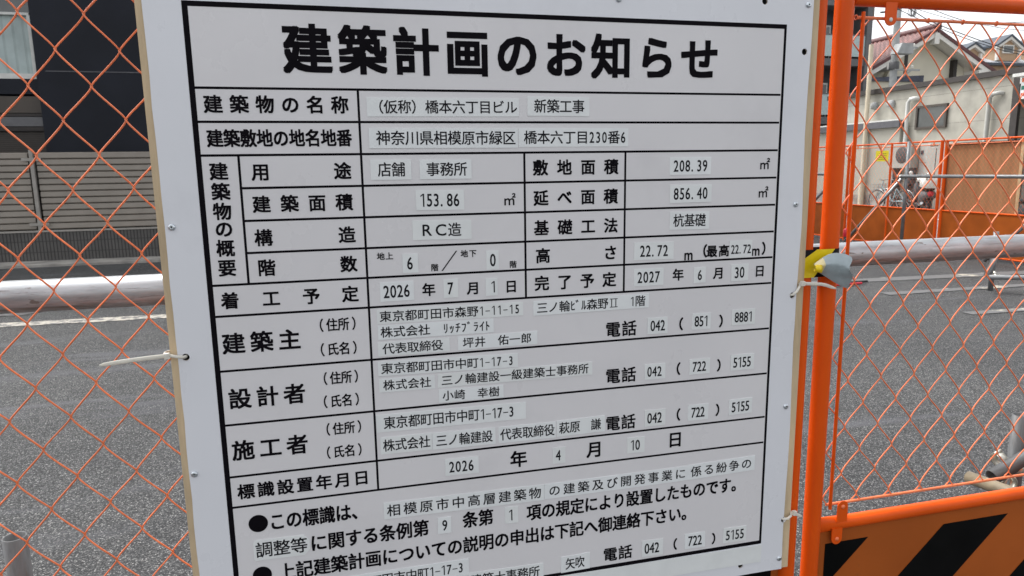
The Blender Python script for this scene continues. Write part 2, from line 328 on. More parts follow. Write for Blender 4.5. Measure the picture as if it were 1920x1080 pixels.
# ------------------------------------------------------------------ geometry helpers
class MB:
    def __init__(s): s.v, s.f, s.sm = [], [], []
    def add(s, vs, fs, smooth=False):
        o = len(s.v); s.v += [tuple(v) for v in vs]
        for f in fs: s.f.append(tuple(i + o for i in f)); s.sm.append(smooth)
        return s
    def box(s, x0, x1, y0, y1, z0, z1):
        return s.add([(x0, y0, z0), (x1, y0, z0), (x1, y1, z0), (x0, y1, z0), (x0, y0, z1), (x1, y0, z1), (x1, y1, z1), (x0, y1, z1)],
                     [(0, 3, 2, 1), (4, 5, 6, 7), (0, 1, 5, 4), (1, 2, 6, 5), (2, 3, 7, 6), (3, 0, 4, 7)])
    def tube(s, pts, r, n=12, cap=True, flat=None):
        """round tube along pts; r number or list; flat=(sx,sy) squashes the section"""
        P = [Vector(p) for p in pts]; k = len(P)
        R = r if isinstance(r, (list, tuple)) else [r] * k
        t = [(P[min(i + 1, k - 1)] - P[max(i - 1, 0)]).normalized() for i in range(k)]
        a = Vector((0, 0, 1)) if abs(t[0].z) < 0.9 else Vector((0, 1, 0))
        u = t[0].cross(a).normalized(); vs = []
        for i in range(k):
            u = (u - t[i] * u.dot(t[i])).normalized(); w = t[i].cross(u)
            for j in range(n):
                an = 2 * math.pi * j / n; c, d = math.cos(an), math.sin(an)
                if flat: c *= flat[0]; d *= flat[1]
                vs.append(P[i] + R[i] * (c * u + d * w))
        fs = [(i * n + j, i * n + (j + 1) % n, (i + 1) * n + (j + 1) % n, (i + 1) * n + j) for i in range(k - 1) for j in range(n)]
        s.add(vs, fs, True)
        if cap:
            s.add(vs[:n], [tuple(range(n - 1, -1, -1))]); s.add(vs[-n:], [tuple(range(n))])
        return s
    def hollow(s, p0, p1, r, wall=0.003, n=24):
        """open pipe with a visible bore"""
        P0, P1 = Vector(p0), Vector(p1); t = (P1 - P0).normalized()
        a = Vector((0, 0, 1)) if abs(t.z) < 0.9 else Vector((0, 1, 0)); u = t.cross(a).normalized(); w = t.cross(u)
        rings = [(P0, r - wall), (P0, r), (P1, r), (P1, r - wall)]
        vs = [c + q * (math.cos(2 * math.pi * j / n) * u + math.sin(2 * math.pi * j / n) * w) for c, q in rings for j in range(n)]
        fs = [(i * n + j, i * n + (j + 1) % n, ((i + 1) % 4) * n + (j + 1) % n, ((i + 1) % 4) * n + j) for i in range(4) for j in range(n)]
        return s.add(vs, fs, True)
    def prism(s, poly, d, axis='y', at=0.0):
        """poly of 2-D points pushed by d along an axis; 'y': (x,z), 'x': (y,z), 'z': (x,y)"""
        mk = {'y': lambda p, q: (p[0], q, p[1]), 'x': lambda p, q: (q, p[0], p[1]), 'z': lambda p, q: (p[0], p[1], q)}[axis]
        k = len(poly); vs = [mk(p, at) for p in poly] + [mk(p, at + d) for p in poly]
        fs = [tuple(range(k)), tuple(range(2 * k - 1, k - 1, -1))] + [(i, k + i, k + (i + 1) % k, (i + 1) % k) for i in range(k)]
        return s.add(vs, fs)
    def lathe(s, c, prof, axis=(0, 0, 1), n=20):
        c = Vector(c); t = Vector(axis).normalized(); a = Vector((0, 0, 1)) if abs(t.z) < 0.9 else Vector((0, 1, 0))
        u = t.cross(a).normalized(); w = t.cross(u)
        vs = [c + t * h + r * (math.cos(2 * math.pi * j / n) * u + math.sin(2 * math.pi * j / n) * w) for r, h in prof for j in range(n)]
        k = len(prof)
        fs = [(i * n + j, i * n + (j + 1) % n, (i + 1) * n + (j + 1) % n, (i + 1) * n + j) for i in range(k - 1) for j in range(n)]
        return s.add(vs, fs, True)
    def torus(s, c, R, r, axis=(1, 0, 0), n=28, k=8):
        c = Vector(c); t = Vector(axis).normalized(); a = Vector((0, 0, 1)) if abs(t.z) < 0.9 else Vector((0, 1, 0))
        u = t.cross(a).normalized(); w = t.cross(u); vs = []
        for i in range(n):
            an = 2 * math.pi * i / n; d = math.cos(an) * u + math.sin(an) * w
            for j in range(k):
                b = 2 * math.pi * j / k; vs.append(c + d * (R + r * math.cos(b)) + t * r * math.sin(b))
        fs = [(i * k + j, ((i + 1) % n) * k + j, ((i + 1) % n) * k + (j + 1) % k, i * k + (j + 1) % k) for i in range(n) for j in range(k)]
        return s.add(vs, fs, True)
    def quad(s, a, b, c, d): return s.add([a, b, c, d], [(0, 1, 2, 3)])
    def build(s, name, m, parent=None, bevel=0.0):
        me = bpy.data.meshes.new(name); me.from_pydata(s.v, [], s.f); me.polygons.foreach_set("use_smooth", s.sm); me.update()
        bm = bmesh.new(); bm.from_mesh(me); bmesh.ops.recalc_face_normals(bm, faces=bm.faces); bm.to_mesh(me); bm.free()
        me.materials.append(m if not isinstance(m, str) else M[m])
        o = bpy.data.objects.new(name, me); COL.objects.link(o)
        if parent is not None:
            o.parent = parent
            q = parent; off = Vector((0, 0, 0))
            while q is not None: off += q.location; q = q.parent
            o.location = -off                      # meshes are written in world coordinates
        if bevel > 0:
            bv = o.modifiers.new("bevel", 'BEVEL'); bv.width = bevel; bv.segments = 2; bv.limit_method = 'ANGLE'
        return o

def thing(name, label, cat, loc=(0, 0, 0), group=None):
    o = bpy.data.objects.new(name, None); COL.objects.link(o); o.location = loc
    o.empty_display_size = 0.1
    return tag(o, label, cat, group)
def tag(o, label, cat, group=None):
    o["label"] = label; o["category"] = cat
    if group: o["group"] = group
    return o
def struct(o, kind="structure"):
    o["kind"] = kind; return o
def copy_thing(o, loc, label=None):
    c = o.copy(); COL.objects.link(c); c.location = loc
    if label: c["label"] = label
    for ch in list(o.children):
        d = ch.copy(); COL.objects.link(d); d.parent = c
        for g in list(ch.children):
            e = g.copy(); COL.objects.link(e); e.parent = d
    return c

# ------------------------------------------------------------------ sign layout (metres from the frame's top left corner)
TEXTS = [
 ('建築計画のお知らせ', 0.1195, 0.7796, -0.0551, 'T'),
 ('建築物の名称', 0.0127, 0.2021, -0.1287, 'b'),
 ('建築敷地の地名地番', 0.0129, 0.2041, -0.174, 'b'),
 ('用途', 0.0668, 0.2008, -0.22, 'b'),
 ('建築面積', 0.0649, 0.2007, -0.2645, 'b'),
 ('構造', 0.0642, 0.202, -0.3115, 'b'),
 ('階数', 0.0653, 0.2021, -0.3543, 'b'),
 ('着工予定', 0.013, 0.202, -0.3989, 'b'),
 ('建築主', 0.0094, 0.1156, -0.4613, 'c'),
 ('（住所）', 0.1372, 0.2028, -0.4432, 'p'),
 ('（氏名）', 0.1364, 0.2025, -0.4801, 'p'),
 ('設計者', 0.0116, 0.1172, -0.5438, 'c'),
 ('（住所）', 0.1383, 0.2018, -0.5246, 'p'),
 ('（氏名）', 0.1361, 0.2016, -0.5605, 'p'),
 ('施工者', 0.0101, 0.116, -0.6229, 'c'),
 ('（住所）', 0.1374, 0.2026, -0.6041, 'p'),
 ('（氏名）', 0.1359, 0.2015, -0.641, 'p'),
 ('標識設置年月日', 0.0124, 0.2033, -0.6874, 'b'),
 ('この標識は、', 0.0531, 0.1972, -0.7414, 's'),
 ('に関する条例第', 0.1099, 0.2924, -0.7852, 's'),
 ('条第', 0.3481, 0.3985, -0.7817, 's'),
 ('項の規定により設置したものです。', 0.4557, 0.8599, -0.7843, 's'),
 ('上記建築計画についての説明の申出は下記へ御連絡下さい。', 0.0604, 0.7638, -0.8255, 's'),
 ('電話', 0.5929, 0.6465, -0.4824, 'd'),
 ('電話', 0.5936, 0.6469, -0.5615, 'd'),
 ('電話', 0.5943, 0.6473, -0.6439, 'd'),
 ('電話', 0.5919, 0.6451, -0.8825, 'd'),
 ('敷地面積', 0.4725, 0.6113, -0.2198, 'b2'),
 ('延べ面積', 0.4729, 0.611, -0.2658, 'b2'),
 ('基礎工法', 0.4733, 0.6115, -0.312, 'b2'),
 ('高さ', 0.4755, 0.6111, -0.3555, 'b2'),
 ('完了予定', 0.4733, 0.6097, -0.3991, 'b2'),
 ('㎡', 0.8631, 0.8822, -0.2196, 'm'),
 ('㎡', 0.8625, 0.8817, -0.2663, 'm'),
 ('㎡', 0.4248, 0.4432, -0.2676, 'm'),
 ('地上', 0.2318, 0.2551, -0.345, 't'),
 ('階', 0.3107, 0.322, -0.3655, 't'),
 ('地下', 0.3568, 0.3807, -0.3466, 't'),
 ('階', 0.4324, 0.4443, -0.3665, 't'),
 ('年', 0.2966, 0.316, -0.399, 'y'),
 ('月', 0.3661, 0.3836, -0.4005, 'y'),
 ('日', 0.4267, 0.443, -0.4011, 'y'),
 ('年', 0.7108, 0.7292, -0.3976, 'y'),
 ('月', 0.7862, 0.8032, -0.3986, 'y'),
 ('日', 0.8641, 0.8817, -0.3989, 'y'),
 ('m', 0.7291, 0.7466, -0.3647, 'u'),
 ('最高', 0.771, 0.8127, -0.3612, 'y'),
 ('m', 0.8552, 0.8715, -0.363, 'u'),
 ('年', 0.4299, 0.4559, -0.6874, 'Y'),
 ('月', 0.5623, 0.587, -0.6864, 'Y'),
 ('日', 0.7104, 0.7347, -0.6858, 'Y'),
]
PARENS = [('（', 0.766, -0.3601), ('）', 0.8807, -0.3605), ('（', 0.7257, -0.4817), ('）', 0.8046, -0.4817), ('（', 0.723, -0.5594), ('）', 0.8037, -0.5597), ('（', 0.7253, -0.6412), ('）', 0.8043, -0.6403), ('（', 0.7258, -0.8827), ('）', 0.806, -0.8834)]
VERTICAL = [('建', 0.0241, -0.2183), ('築', 0.0246, -0.2459), ('物', 0.0244, -0.273), ('の', 0.0246, -0.2974), ('概', 0.0245, -0.3242), ('要', 0.0244, -0.352)]
BULLETS = [(0.0372, -0.7404), (0.0369, -0.825)]
SLASH = [(0.3275, -0.3711), (0.3504, -0.3413)]
SCREWS = [(-0.0418, -0.2921), (-0.0442, -0.651), (0.9402, 0.0352), (0.9365, -0.2871), (0.9388, -0.6475), (0.9423, -0.9448), (0.6092, 0.0304)]
HOLES = [(-0.0405, -0.4759), (0.8604, 0.0376), (0.938, -0.038), (0.94, -0.4453), (0.9475, -0.8682), (0.8619, -0.9466)]
STRIPS = [
 ('（仮称）橋本六丁目ビル', 0.2278, 0.451, -0.1172, -0.1436, 0.2315, 0.4486, 0.0031),
 ('新築工事', 0.4643, 0.5628, -0.1143, -0.1423, 0.4743, 0.555, -0.0053),
 ('神奈川県相模原市緑区', 0.2287, 0.4488, -0.1604, -0.1887, 0.2384, 0.4454, -0.0039),
 ('橋本六丁目230番6', 0.45, 0.6278, -0.1605, -0.1882, 0.4579, 0.6242, -0.0015),
 ('店舗', 0.2287, 0.2869, -0.2048, -0.2334, 0.2386, 0.2784, -0.0082),
 ('事務所', 0.2994, 0.3765, -0.2057, -0.2337, 0.3087, 0.37, -0.0045),
 ('208.39', 0.7004, 0.7736, -0.206, -0.234, 0.706, 0.7678, -0.0018),
 ('153.86', 0.2922, 0.364, -0.25, -0.2791, 0.2969, 0.3575, -0.0143),
 ('856.40', 0.7015, 0.7762, -0.2499, -0.2788, 0.7072, 0.7694, 0.0059),
 ('ＲＣ造', 0.2857, 0.3742, -0.2947, -0.3234, 0.2968, 0.3587, -0.0177),
 ('杭基礎', 0.7026, 0.7735, -0.2935, -0.3228, 0.7083, 0.7671, -0.0139),
 ('6', 0.2688, 0.2918, -0.3427, -0.3715, 0.2751, 0.2838, -0.0127),
 ('0', 0.3963, 0.4156, -0.3433, -0.373, 0.4013, 0.4114, -0.0038),
 ('22.72', 0.6407, 0.7106, -0.3413, -0.3698, 0.65, 0.701, -0.012),
 ('22.72', 0.8131, 0.856, -0.345, -0.374, 0.8156, 0.854, -0.0005),
 ('2026', 0.2339, 0.2838, -0.3838, -0.4129, 0.2379, 0.2782, 0.0072),
 ('7', 0.329, 0.3512, -0.3841, -0.4129, 0.3348, 0.3438, 0.0176),
 ('1', 0.3945, 0.4131, -0.3862, -0.4134, 0.4029, 0.4097, 0.0113),
 ('2027', 0.6414, 0.6935, -0.3843, -0.4126, 0.6461, 0.6877, -0.0018),
 ('6', 0.7488, 0.7704, -0.3866, -0.4128, 0.7546, 0.7645, 0.0313),
 ('30', 0.8184, 0.8508, -0.3848, -0.4137, 0.8234, 0.8437, 0.0194),
 ('東京都町田市森野1-11-15', 0.2275, 0.4537, -0.4257, -0.4474, 0.2306, 0.4485, -0.0067),
 ('三ノ輪ﾋﾞﾙ森野Ⅱ\u30001階', 0.4703, 0.6681, -0.4262, -0.4494, 0.4755, 0.6619, 0.006),
 ('株式会社\u3000ﾘｯﾁﾌﾞﾗｲﾄ', 0.2279, 0.4055, -0.4496, -0.4714, 0.2311, 0.4008, -0.0058),
 ('代表取締役', 0.2267, 0.3354, -0.4751, -0.4968, 0.233, 0.3254, -0.0014),
 ('坪井\u3000佑一郎', 0.3487, 0.4764, -0.4752, -0.4962, 0.3554, 0.4672, 0.0015),
 ('042', 0.6665, 0.7028, -0.467, -0.4948, 0.6713, 0.6984, -0.0077),
 ('851', 0.7484, 0.7828, -0.4651, -0.4929, 0.7523, 0.7783, -0.0153),
 ('8881', 0.8232, 0.8676, -0.4634, -0.4906, 0.8278, 0.8629, -0.0039),
 ('東京都町田市中町1-17-3', 0.2252, 0.4439, -0.5071, -0.5293, 0.2292, 0.4369, -0.0186),
 ('株式会社', 0.2256, 0.3106, -0.5326, -0.5538, 0.2312, 0.3052, -0.0124),
 ('三ノ輪建設一級建築士事務所', 0.3152, 0.5697, -0.533, -0.5546, 0.3202, 0.5636, -0.004),
 ('小崎\u3000幸樹', 0.3161, 0.4194, -0.5581, -0.579, 0.3211, 0.4133, -0.0115),
 ('042', 0.6632, 0.7008, -0.5465, -0.5731, 0.6671, 0.6944, -0.0259),
 ('722', 0.7459, 0.7842, -0.5446, -0.5716, 0.7509, 0.7771, 0.0004),
 ('5155', 0.8242, 0.8695, -0.5432, -0.5712, 0.8283, 0.8637, 0.0004),
 ('東京都町田市中町1-17-3', 0.2187, 0.456, -0.5899, -0.6179, 0.2292, 0.4365, -0.0089),
 ('株式会社', 0.2235, 0.3027, -0.6259, -0.6534, 0.2267, 0.3002, -0.0106),
 ('三ノ輪建設', 0.3035, 0.4049, -0.6277, -0.6553, 0.3086, 0.4005, -0.0168),
 ('代表取締役', 0.4102, 0.5064, -0.6291, -0.6565, 0.4128, 0.5046, -0.007),
 ('萩原\u3000謙', 0.5083, 0.5924, -0.6284, -0.6558, 0.5119, 0.5857, 0.0071),
 ('042', 0.6648, 0.7028, -0.6273, -0.656, 0.6687, 0.6964, -0.0054),
 ('722', 0.7454, 0.7842, -0.626, -0.6541, 0.7515, 0.777, -0.0036),
 ('5155', 0.8245, 0.8698, -0.6239, -0.652, 0.8287, 0.8645, 0.018),
 ('2026', 0.3223, 0.3763, -0.6733, -0.7013, 0.3275, 0.3689, -0.024),
 ('4', 0.5011, 0.5229, -0.6748, -0.7026, 0.5053, 0.5155, -0.0022),
 ('10', 0.6333, 0.6652, -0.6727, -0.7005, 0.6382, 0.6568, -0.026),
 ('相模原市中高層建築物', 0.2234, 0.486, -0.735, -0.7626, 0.2258, 0.4827, -0.0124),
 ('の建築及び開発事業に', 0.4864, 0.7488, -0.7367, -0.7634, 0.4911, 0.7468, 0.0002),
 ('係る紛争の', 0.7488, 0.8806, -0.7346, -0.7619, 0.7519, 0.8763, 0.0274),
 ('9', 0.3071, 0.3288, -0.7709, -0.7986, 0.314, 0.3227, -0.0201),
 ('1', 0.4184, 0.4406, -0.7687, -0.7975, 0.4247, 0.432, -0.038),
 ('調整等', 0.0277, 0.1089, -0.7679, -0.8011, 0.03, 0.1058, -0.0492),
 ('東京都町田市中町1-17-3', 0.1331, 0.3556, -0.8491, -0.877, 0.1388, 0.3467, -0.0019),
 ('三ノ輪建設一級建築士事務所', 0.2119, 0.4835, -0.8757, -0.904, 0.2186, 0.4769, -0.0183),
 ('矢吹', 0.5148, 0.5669, -0.8725, -0.9019, 0.5225, 0.5572, 0.0173),
 ('042', 0.6643, 0.7041, -0.867, -0.8972, 0.6683, 0.6969, -0.0428),
 ('722', 0.7466, 0.7867, -0.8663, -0.8954, 0.7529, 0.7803, -0.0519),
 ('5155', 0.823, 0.8699, -0.8669, -0.8959, 0.8273, 0.8655, -0.0517),
 ('', 0.4653, 0.9031, -0.909, -0.9426, 0.0, 0.0, -0.0086),
]

# ------------------------------------------------------------------ ground
g = MB().box(-150, 10.6, -60, 12.05, -0.3, 0.0)
struct(g.build("asphalt_lot", M['asphalt']))
struct(MB().box(-400, 10.6, -400, -60, -0.31, -0.01).build("ground", M['road']))
struct(MB().box(10.6, 400, -400, 400, -0.31, -0.004).build("road", M['road']))
struct(MB().box(-150, 10.6, 12.05, 120, -0.3, -0.02).build("back_ground", M['concrete']))
struct(MB().box(-150, 10.6, 12.051, 12.6, -0.1, 0.05).build("pavement_strip", M['concrete'], bevel=0.012))

def marking(name, poly, m, z=0.004):
    o = MB().prism(poly, 0.002, 'z', z).build(name, M[m]); return struct(o)
marking("parking_line", [(-9, 7.26), (0.8, 6.93), (5.6, 6.66), (5.6, 6.46), (0.8, 6.72), (-9, 7.04)], 'paint_old')
marking("broken_parking_line", [(5.6, 6.66), (9.6, 6.42), (9.6, 6.16), (5.6, 6.43)], 'paint_patch', 0.0045)
marking("worn_parking_line", [(6.25, 4.50), (8.6, 4.42), (8.6, 4.30), (6.25, 4.37)], 'paint_patch', 0.006)
marking("faded_parking_line", [(6.3, 5.66), (9.5, 5.58), (9.5, 5.44), (6.3, 5.50)], 'paint_patch', 0.006)
marking("tar_patch", [(-4.4, 9.35), (-3.2, 9.9), (-2.2, 9.85), (-3.0, 9.3), (-3.9, 8.6)], 'patch_dark', 0.005)
marking("tar_streak", [(-2.4, 10.2), (-1.5, 11.1), (-1.3, 11.1), (-2.0, 10.2)], 'patch_dark', 0.005)
marking("tar_stain", [(-3.6, 7.5), (-3.1, 8.1), (-2.8, 8.1), (-3.25, 7.45)], 'patch_dark', 0.005)
struct(MB().prism([(18.05, 16.3), (20.4, 20.6), (20.55, 20.5), (18.3, 16.2)], 0.002, 'z', 0.004).build("road_line", M['paint_new']))
struct(MB().prism([(17.9, 16.5), (19.0, 19.7), (18.82, 19.75), (17.72, 16.55)], 0.002, 'z', 0.004).build("bay_line", M['paint_new']))
struct(MB().prism([(12.6, 5), (12.75, 5), (17.2, 18), (17.05, 18)], 0.002, 'z', 0.004).build("edge_line", M['paint_new']))

# ------------------------------------------------------------------ the notice board
board = thing("notice_board", "large white construction notice board covered in black Japanese lettering, tied to the orange fence", "sign", (0.45, 0.01, Z0 - 0.45))
def clip(poly, f):
    """keep the side of a 2-D polygon where f(p) >= 0"""
    out = []
    for i in range(len(poly)):
        a, b = poly[i - 1], poly[i]; fa, fb = f(a), f(b)
        if (fa >= 0) != (fb >= 0):
            t = fa / (fa - fb); out.append((a[0] + t * (b[0] - a[0]), a[1] + t * (b[1] - a[1])))
        if fb >= 0: out.append(b)
    return out
def holed_sheet(name, outline, holes, hr, y0, y1, m, parent):
    c = bpy.data.curves.new(name, 'CURVE'); c.dimensions = '2D'; c.fill_mode = 'BOTH'; c.extrude = (y1 - y0) / 2
    def spl(pts):
        s = c.splines.new('POLY'); s.points.add(len(pts) - 1); s.use_cyclic_u = True
        for p, q in zip(s.points, pts): p.co = (q[0], q[1], 0, 1)
    spl(outline)
    for hx, hz in holes: spl([(hx + hr * math.cos(a * math.pi / 8), hz + hr * math.sin(a * math.pi / 8)) for a in range(16)])
    t = bpy.data.objects.new("tmp", c); COL.objects.link(t)
    dg = bpy.context.evaluated_depsgraph_get(); dg.update()
    me0 = t.evaluated_get(dg).to_mesh()
    b = MB(); b.add([(v.co.x, (y0 + y1) / 2 - v.co.z, Z0 + v.co.y) for v in me0.vertices], [tuple(p.vertices) for p in me0.polygons])
    bpy.data.objects.remove(t); bpy.data.curves.remove(c)
    return b.build(name, m, parent)
rnd = random.Random(3)
out = []
N = 26
for i in range(N): out.append((-0.051 + rnd.uniform(-.0007, .0007), -0.967 + i * (1.032) / N))
for i in range(N): out.append((-0.051 + i * (0.9995) / N, 0.065))
for i in range(N):
    z = 0.065 - i * 1.032 / N
    out.append((0.9487 + 0.0016 * math.sin(z * 17 + 1.0) + rnd.uniform(-.0006, .0006), z))
for i in range(N): out.append((0.9485 - i * 0.9995 / N, -0.967 + 0.0008 * math.sin(i)))
holed_sheet("sign_sheet", out, HOLES, 0.0052, 0.0, 0.0022, M['sheet'], board)
holed_sheet("plywood_backing", [(-0.0605, -0.9665), (0.9635, -0.9665), (0.9635, 0.07), (-0.0605, 0.07)], HOLES, 0.0050, 0.0025, 0.0145, M['ply'], board)
for hx, hz in HOLES:
    MB().lathe((hx, 0.0146, Z0 + hz), [(.00495, -.0118), (.00495, 0), (.0001, 0)], (0, 1, 0), 16).build("drill_hole_shade", M['dark'], board)  # added dark lining and back: the hole's shade is put into the colour
MB().box(0.0, 0.9, -0.00012, 0.0004, Z0 - 0.9048, Z0).build("printed_panel", M['panel'], board)

# ruled lines of the table
ROW = [0.107, 0.1516, 0.1964, 0.2414, 0.2867, 0.3319, 0.376, 0.4206, 0.5009, 0.5822, 0.6625, 0.7105]
K_, D_, M_, N_ = 0.0511, 0.2163, 0.4586, 0.6236
fr = MB(); y_ = (-0.00035, 0.0002)
e = 0.0034
for x0, x1, z0, z1 in ((-e - .0005, e, -0.9048 - e, e), (0.9 - e + .0012, 0.9 + e - .0012, -0.9048 - e, e), (e, 0.9 - e + .0012, -e, e), (e, 0.9 - e + .0012, -0.9048 - e, -0.9048 + e)):
    fr.box(x0, x1, y_[0], y_[1], Z0 + z0, Z0 + z1)
fr.build("table_border", M['ink'], board)
ln = MB(); t = 0.00165
y2 = (-0.00028, 0.0002)
H = lambda x0, x1, z: ln.box(x0, x1, y2[0], y2[1], Z0 - z - t, Z0 - z + t)
V = lambda x, z0, z1: ln.box(x - t, x + t, y2[0] - 0.00002, y2[1] - .00001, Z0 - z1, Z0 - z0)
for i, z in enumerate(ROW):
    H(K_ if i in (3, 4, 5) else e, 0.9 - e, z)
V(K_, ROW[2] + t, ROW[6] - t); V(D_, ROW[0], ROW[11]); V(M_, ROW[2], ROW[7]); V(N_, ROW[2], ROW[7])
ln.build("table_lines", M['ink'], board)

# lettering: outlines of the built-in font turned into flat meshes
_gc = {}
def glyph(ch, weight):
    k = (ch, weight)
    if k not in _gc:
        c = bpy.data.curves.new("glyph", 'FONT'); c.body = ch; c.fill_mode = 'FRONT'; c.offset = weight; c.resolution_u = 4 if weight > 0.012 else 3
        o = bpy.data.objects.new("glyph", c); COL.objects.link(o)
        dg = bpy.context.evaluated_depsgraph_get(); dg.update()
        me = o.evaluated_get(dg).to_mesh()
        vs = [(v.co.x, v.co.y) for v in me.vertices]; fs = [tuple(p.vertices) for p in me.polygons]
        bpy.data.objects.remove(o); bpy.data.curves.remove(c)
        if vs:
            xs = [v[0] for v in vs]; ys = [v[1] for v in vs]; bb = (min(xs), max(xs), min(ys), max(ys))
        else: bb = (0, 0, 0, 0)
        _gc[k] = (vs, fs, bb)
    return _gc[k]
EM = glyph("国", 0.0)[2]                         # a nearly full-square character gives the em box
EMC = ((EM[0] + EM[1]) / 2, (EM[2] + EM[3]) / 2); EMS = (EM[3] - EM[2]) * 1.09
HALF = set("0123456789.-m") | set("ﾋﾞﾙﾘｯﾁﾌﾗｲﾄ") | set("ﾟ")
FW = {"Ｒ": "R", "Ｃ": "C"}
def own_glyph(ch):
    """characters of the label printer's type that the built-in font draws differently (unit: digit height)"""
    q = lambda x0, x1, y0, y1: [(x0, y0), (x1, y0), (x1, y1), (x0, y1)]
    if ch == "1": polys = [q(.02, .125, 0, 1.0), [(.02, 1.0), (-.17, .845), (-.17, .745), (.02, .885)]]
    elif ch == "-": polys = [q(-.24, .24, .43, .515)]
    else: polys = [q(-.30, -.20, .06, .94), q(.20, .30, .06, .94), q(-.46, .46, .92, 1.0), q(-.46, .46, 0, .08)]
    vs, fs = [], []
    for p in polys:
        fs.append(tuple(range(len(vs), len(vs) + len(p)))); vs += p
    return vs, fs
def put(b, ch, cx, cz, size, sx, y, weight, half=None):
    """one character centred in its cell; size = em height, sx = cell width; weight > 0.005 thickens the strokes all round"""
    if ch in " 　": return
    half = (ch in HALF) if half is None else half
    wide = ch in FW
    vs, fs, bb = glyph(FW.get(ch, ch), 0.0)
    latin = (ord(ch) < 128) or wide
    s = size / EMS
    mid = EMC[1]; mx = EMC[0]; sz = s; gx = s * (sx / size)
    if ch in "1-Ⅱ":
        vs, fs = own_glyph(ch); hgt = size * .82 * (.96 if ch == "Ⅱ" else 1)
        b.add([(cx + v[0] * hgt, y, Z0 + cz + (v[1] - .5) * hgt) for v in vs], fs)
        return
    if latin:
        digit_h = glyph("0", 0.0)[2]
        sz = size * 0.82 / (digit_h[3] - digit_h[2])
        gx = sz * (0.70 if not wide else 1.05)
        mid = (digit_h[2] + digit_h[3]) / 2; mx = (bb[0] + bb[1]) / 2
        if ch == "m": gx = sz * 0.85
        if ch == '.': mx += 0.12
        if ch == '-': mid = (bb[2] + bb[3]) / 2
    elif half or ch in "ﾟﾞ":
        gx = (s * (sx / size) / 0.5 if sx < size * 0.8 else s) * .95
        mx = (bb[0] + bb[1]) / 2
        if ch in "ﾞ": mx += 0.14
    w = weight * s
    offs = [(0, 0)] if weight < .005 else [(0, 0)] + [(w * .92 * dx, w * .92 * dz) for dx in (-1, 0, 1) for dz in (-1, 0, 1) if dx or dz]
    k = 1.0 if weight < .005 else .985 - weight * .8
    for i, (dx, dz) in enumerate(offs):
        b.add([(cx + dx + (v[0] - mx) * gx * k, y - i * 4e-6, Z0 + cz + dz + (v[1] - mid) * sz * k) for v in vs], fs)

WB = 0.021
CLS = {'T': (.0672, .031), 'b': (.0245, .026), 'b2': (.0243, .026), 'c': (.0315, .024), 'p': (.0200, .018), 'd': (.0265, .021), 'm': (.0200, .014),
       't': (.0115, .020), 'y': (.0205, .026), 'u': (.0225, .020), 'Y': (.0290, .026), 's': (.0290, .024)}
YP = -0.0006
def printed(name, text, x0, x1, z, cls):
    size, wt = CLS[cls]; n = len(text); b = MB()
    if cls in ('m', 'u'): size_x = size
    w = x1 - x0
    # ink starts and ends at x0, x1: the first and last cells are inset by the side bearing
    sx = size
    if n > 1 and w / n < size * 0.985: sx = w / (n - 0.06)
    for i, ch in enumerate(text):
        cx = (x0 + x1) / 2 if n == 1 else x0 + sx * 0.47 + (w - sx * 0.94) * i / (n - 1)
        if ch in "（" and cls == 'p': cx -= sx * 0.22
        if ch in "）" and cls == 'p': cx += sx * 0.22
        put(b, ch, cx, z, size, sx, YP, wt)
    return b.build(name, M['ink'], board)
for text, x0, x1, z, cls in TEXTS:
    printed("title_lettering" if cls == 'T' else "printed_lettering", text, x0, x1, z, cls)
vt = MB()
for ch, x, z in VERTICAL: put(vt, ch, x, z, .0245, .0245, YP, .026)
vt.build("printed_lettering", M['ink'], board)
for ch, x, z in PARENS:
    b = MB(); put(b, ch, x + (0.005 if ch == "（" else -0.005) * -1, z, .022, .022, YP, .030); b.build("printed_lettering", M['ink'], board)
for x, z in BULLETS:
    MB().add([(x + .0138 * math.cos(a * math.pi / 20), YP, Z0 + z + .0138 * math.sin(a * math.pi / 20)) for a in range(40)], [tuple(range(40))]).build("printed_bullet", M['ink'], board)
(sa, sb), (sc_, sd_) = SLASH
MB().add([(sa - .0011, YP, Z0 + sb), (sa + .0011, YP, Z0 + sb), (sc_ + .0011, YP, Z0 + sd_), (sc_ - .0011, YP, Z0 + sd_)], [(0, 1, 2, 3)]).build("printed_slash", M['ink'], board)

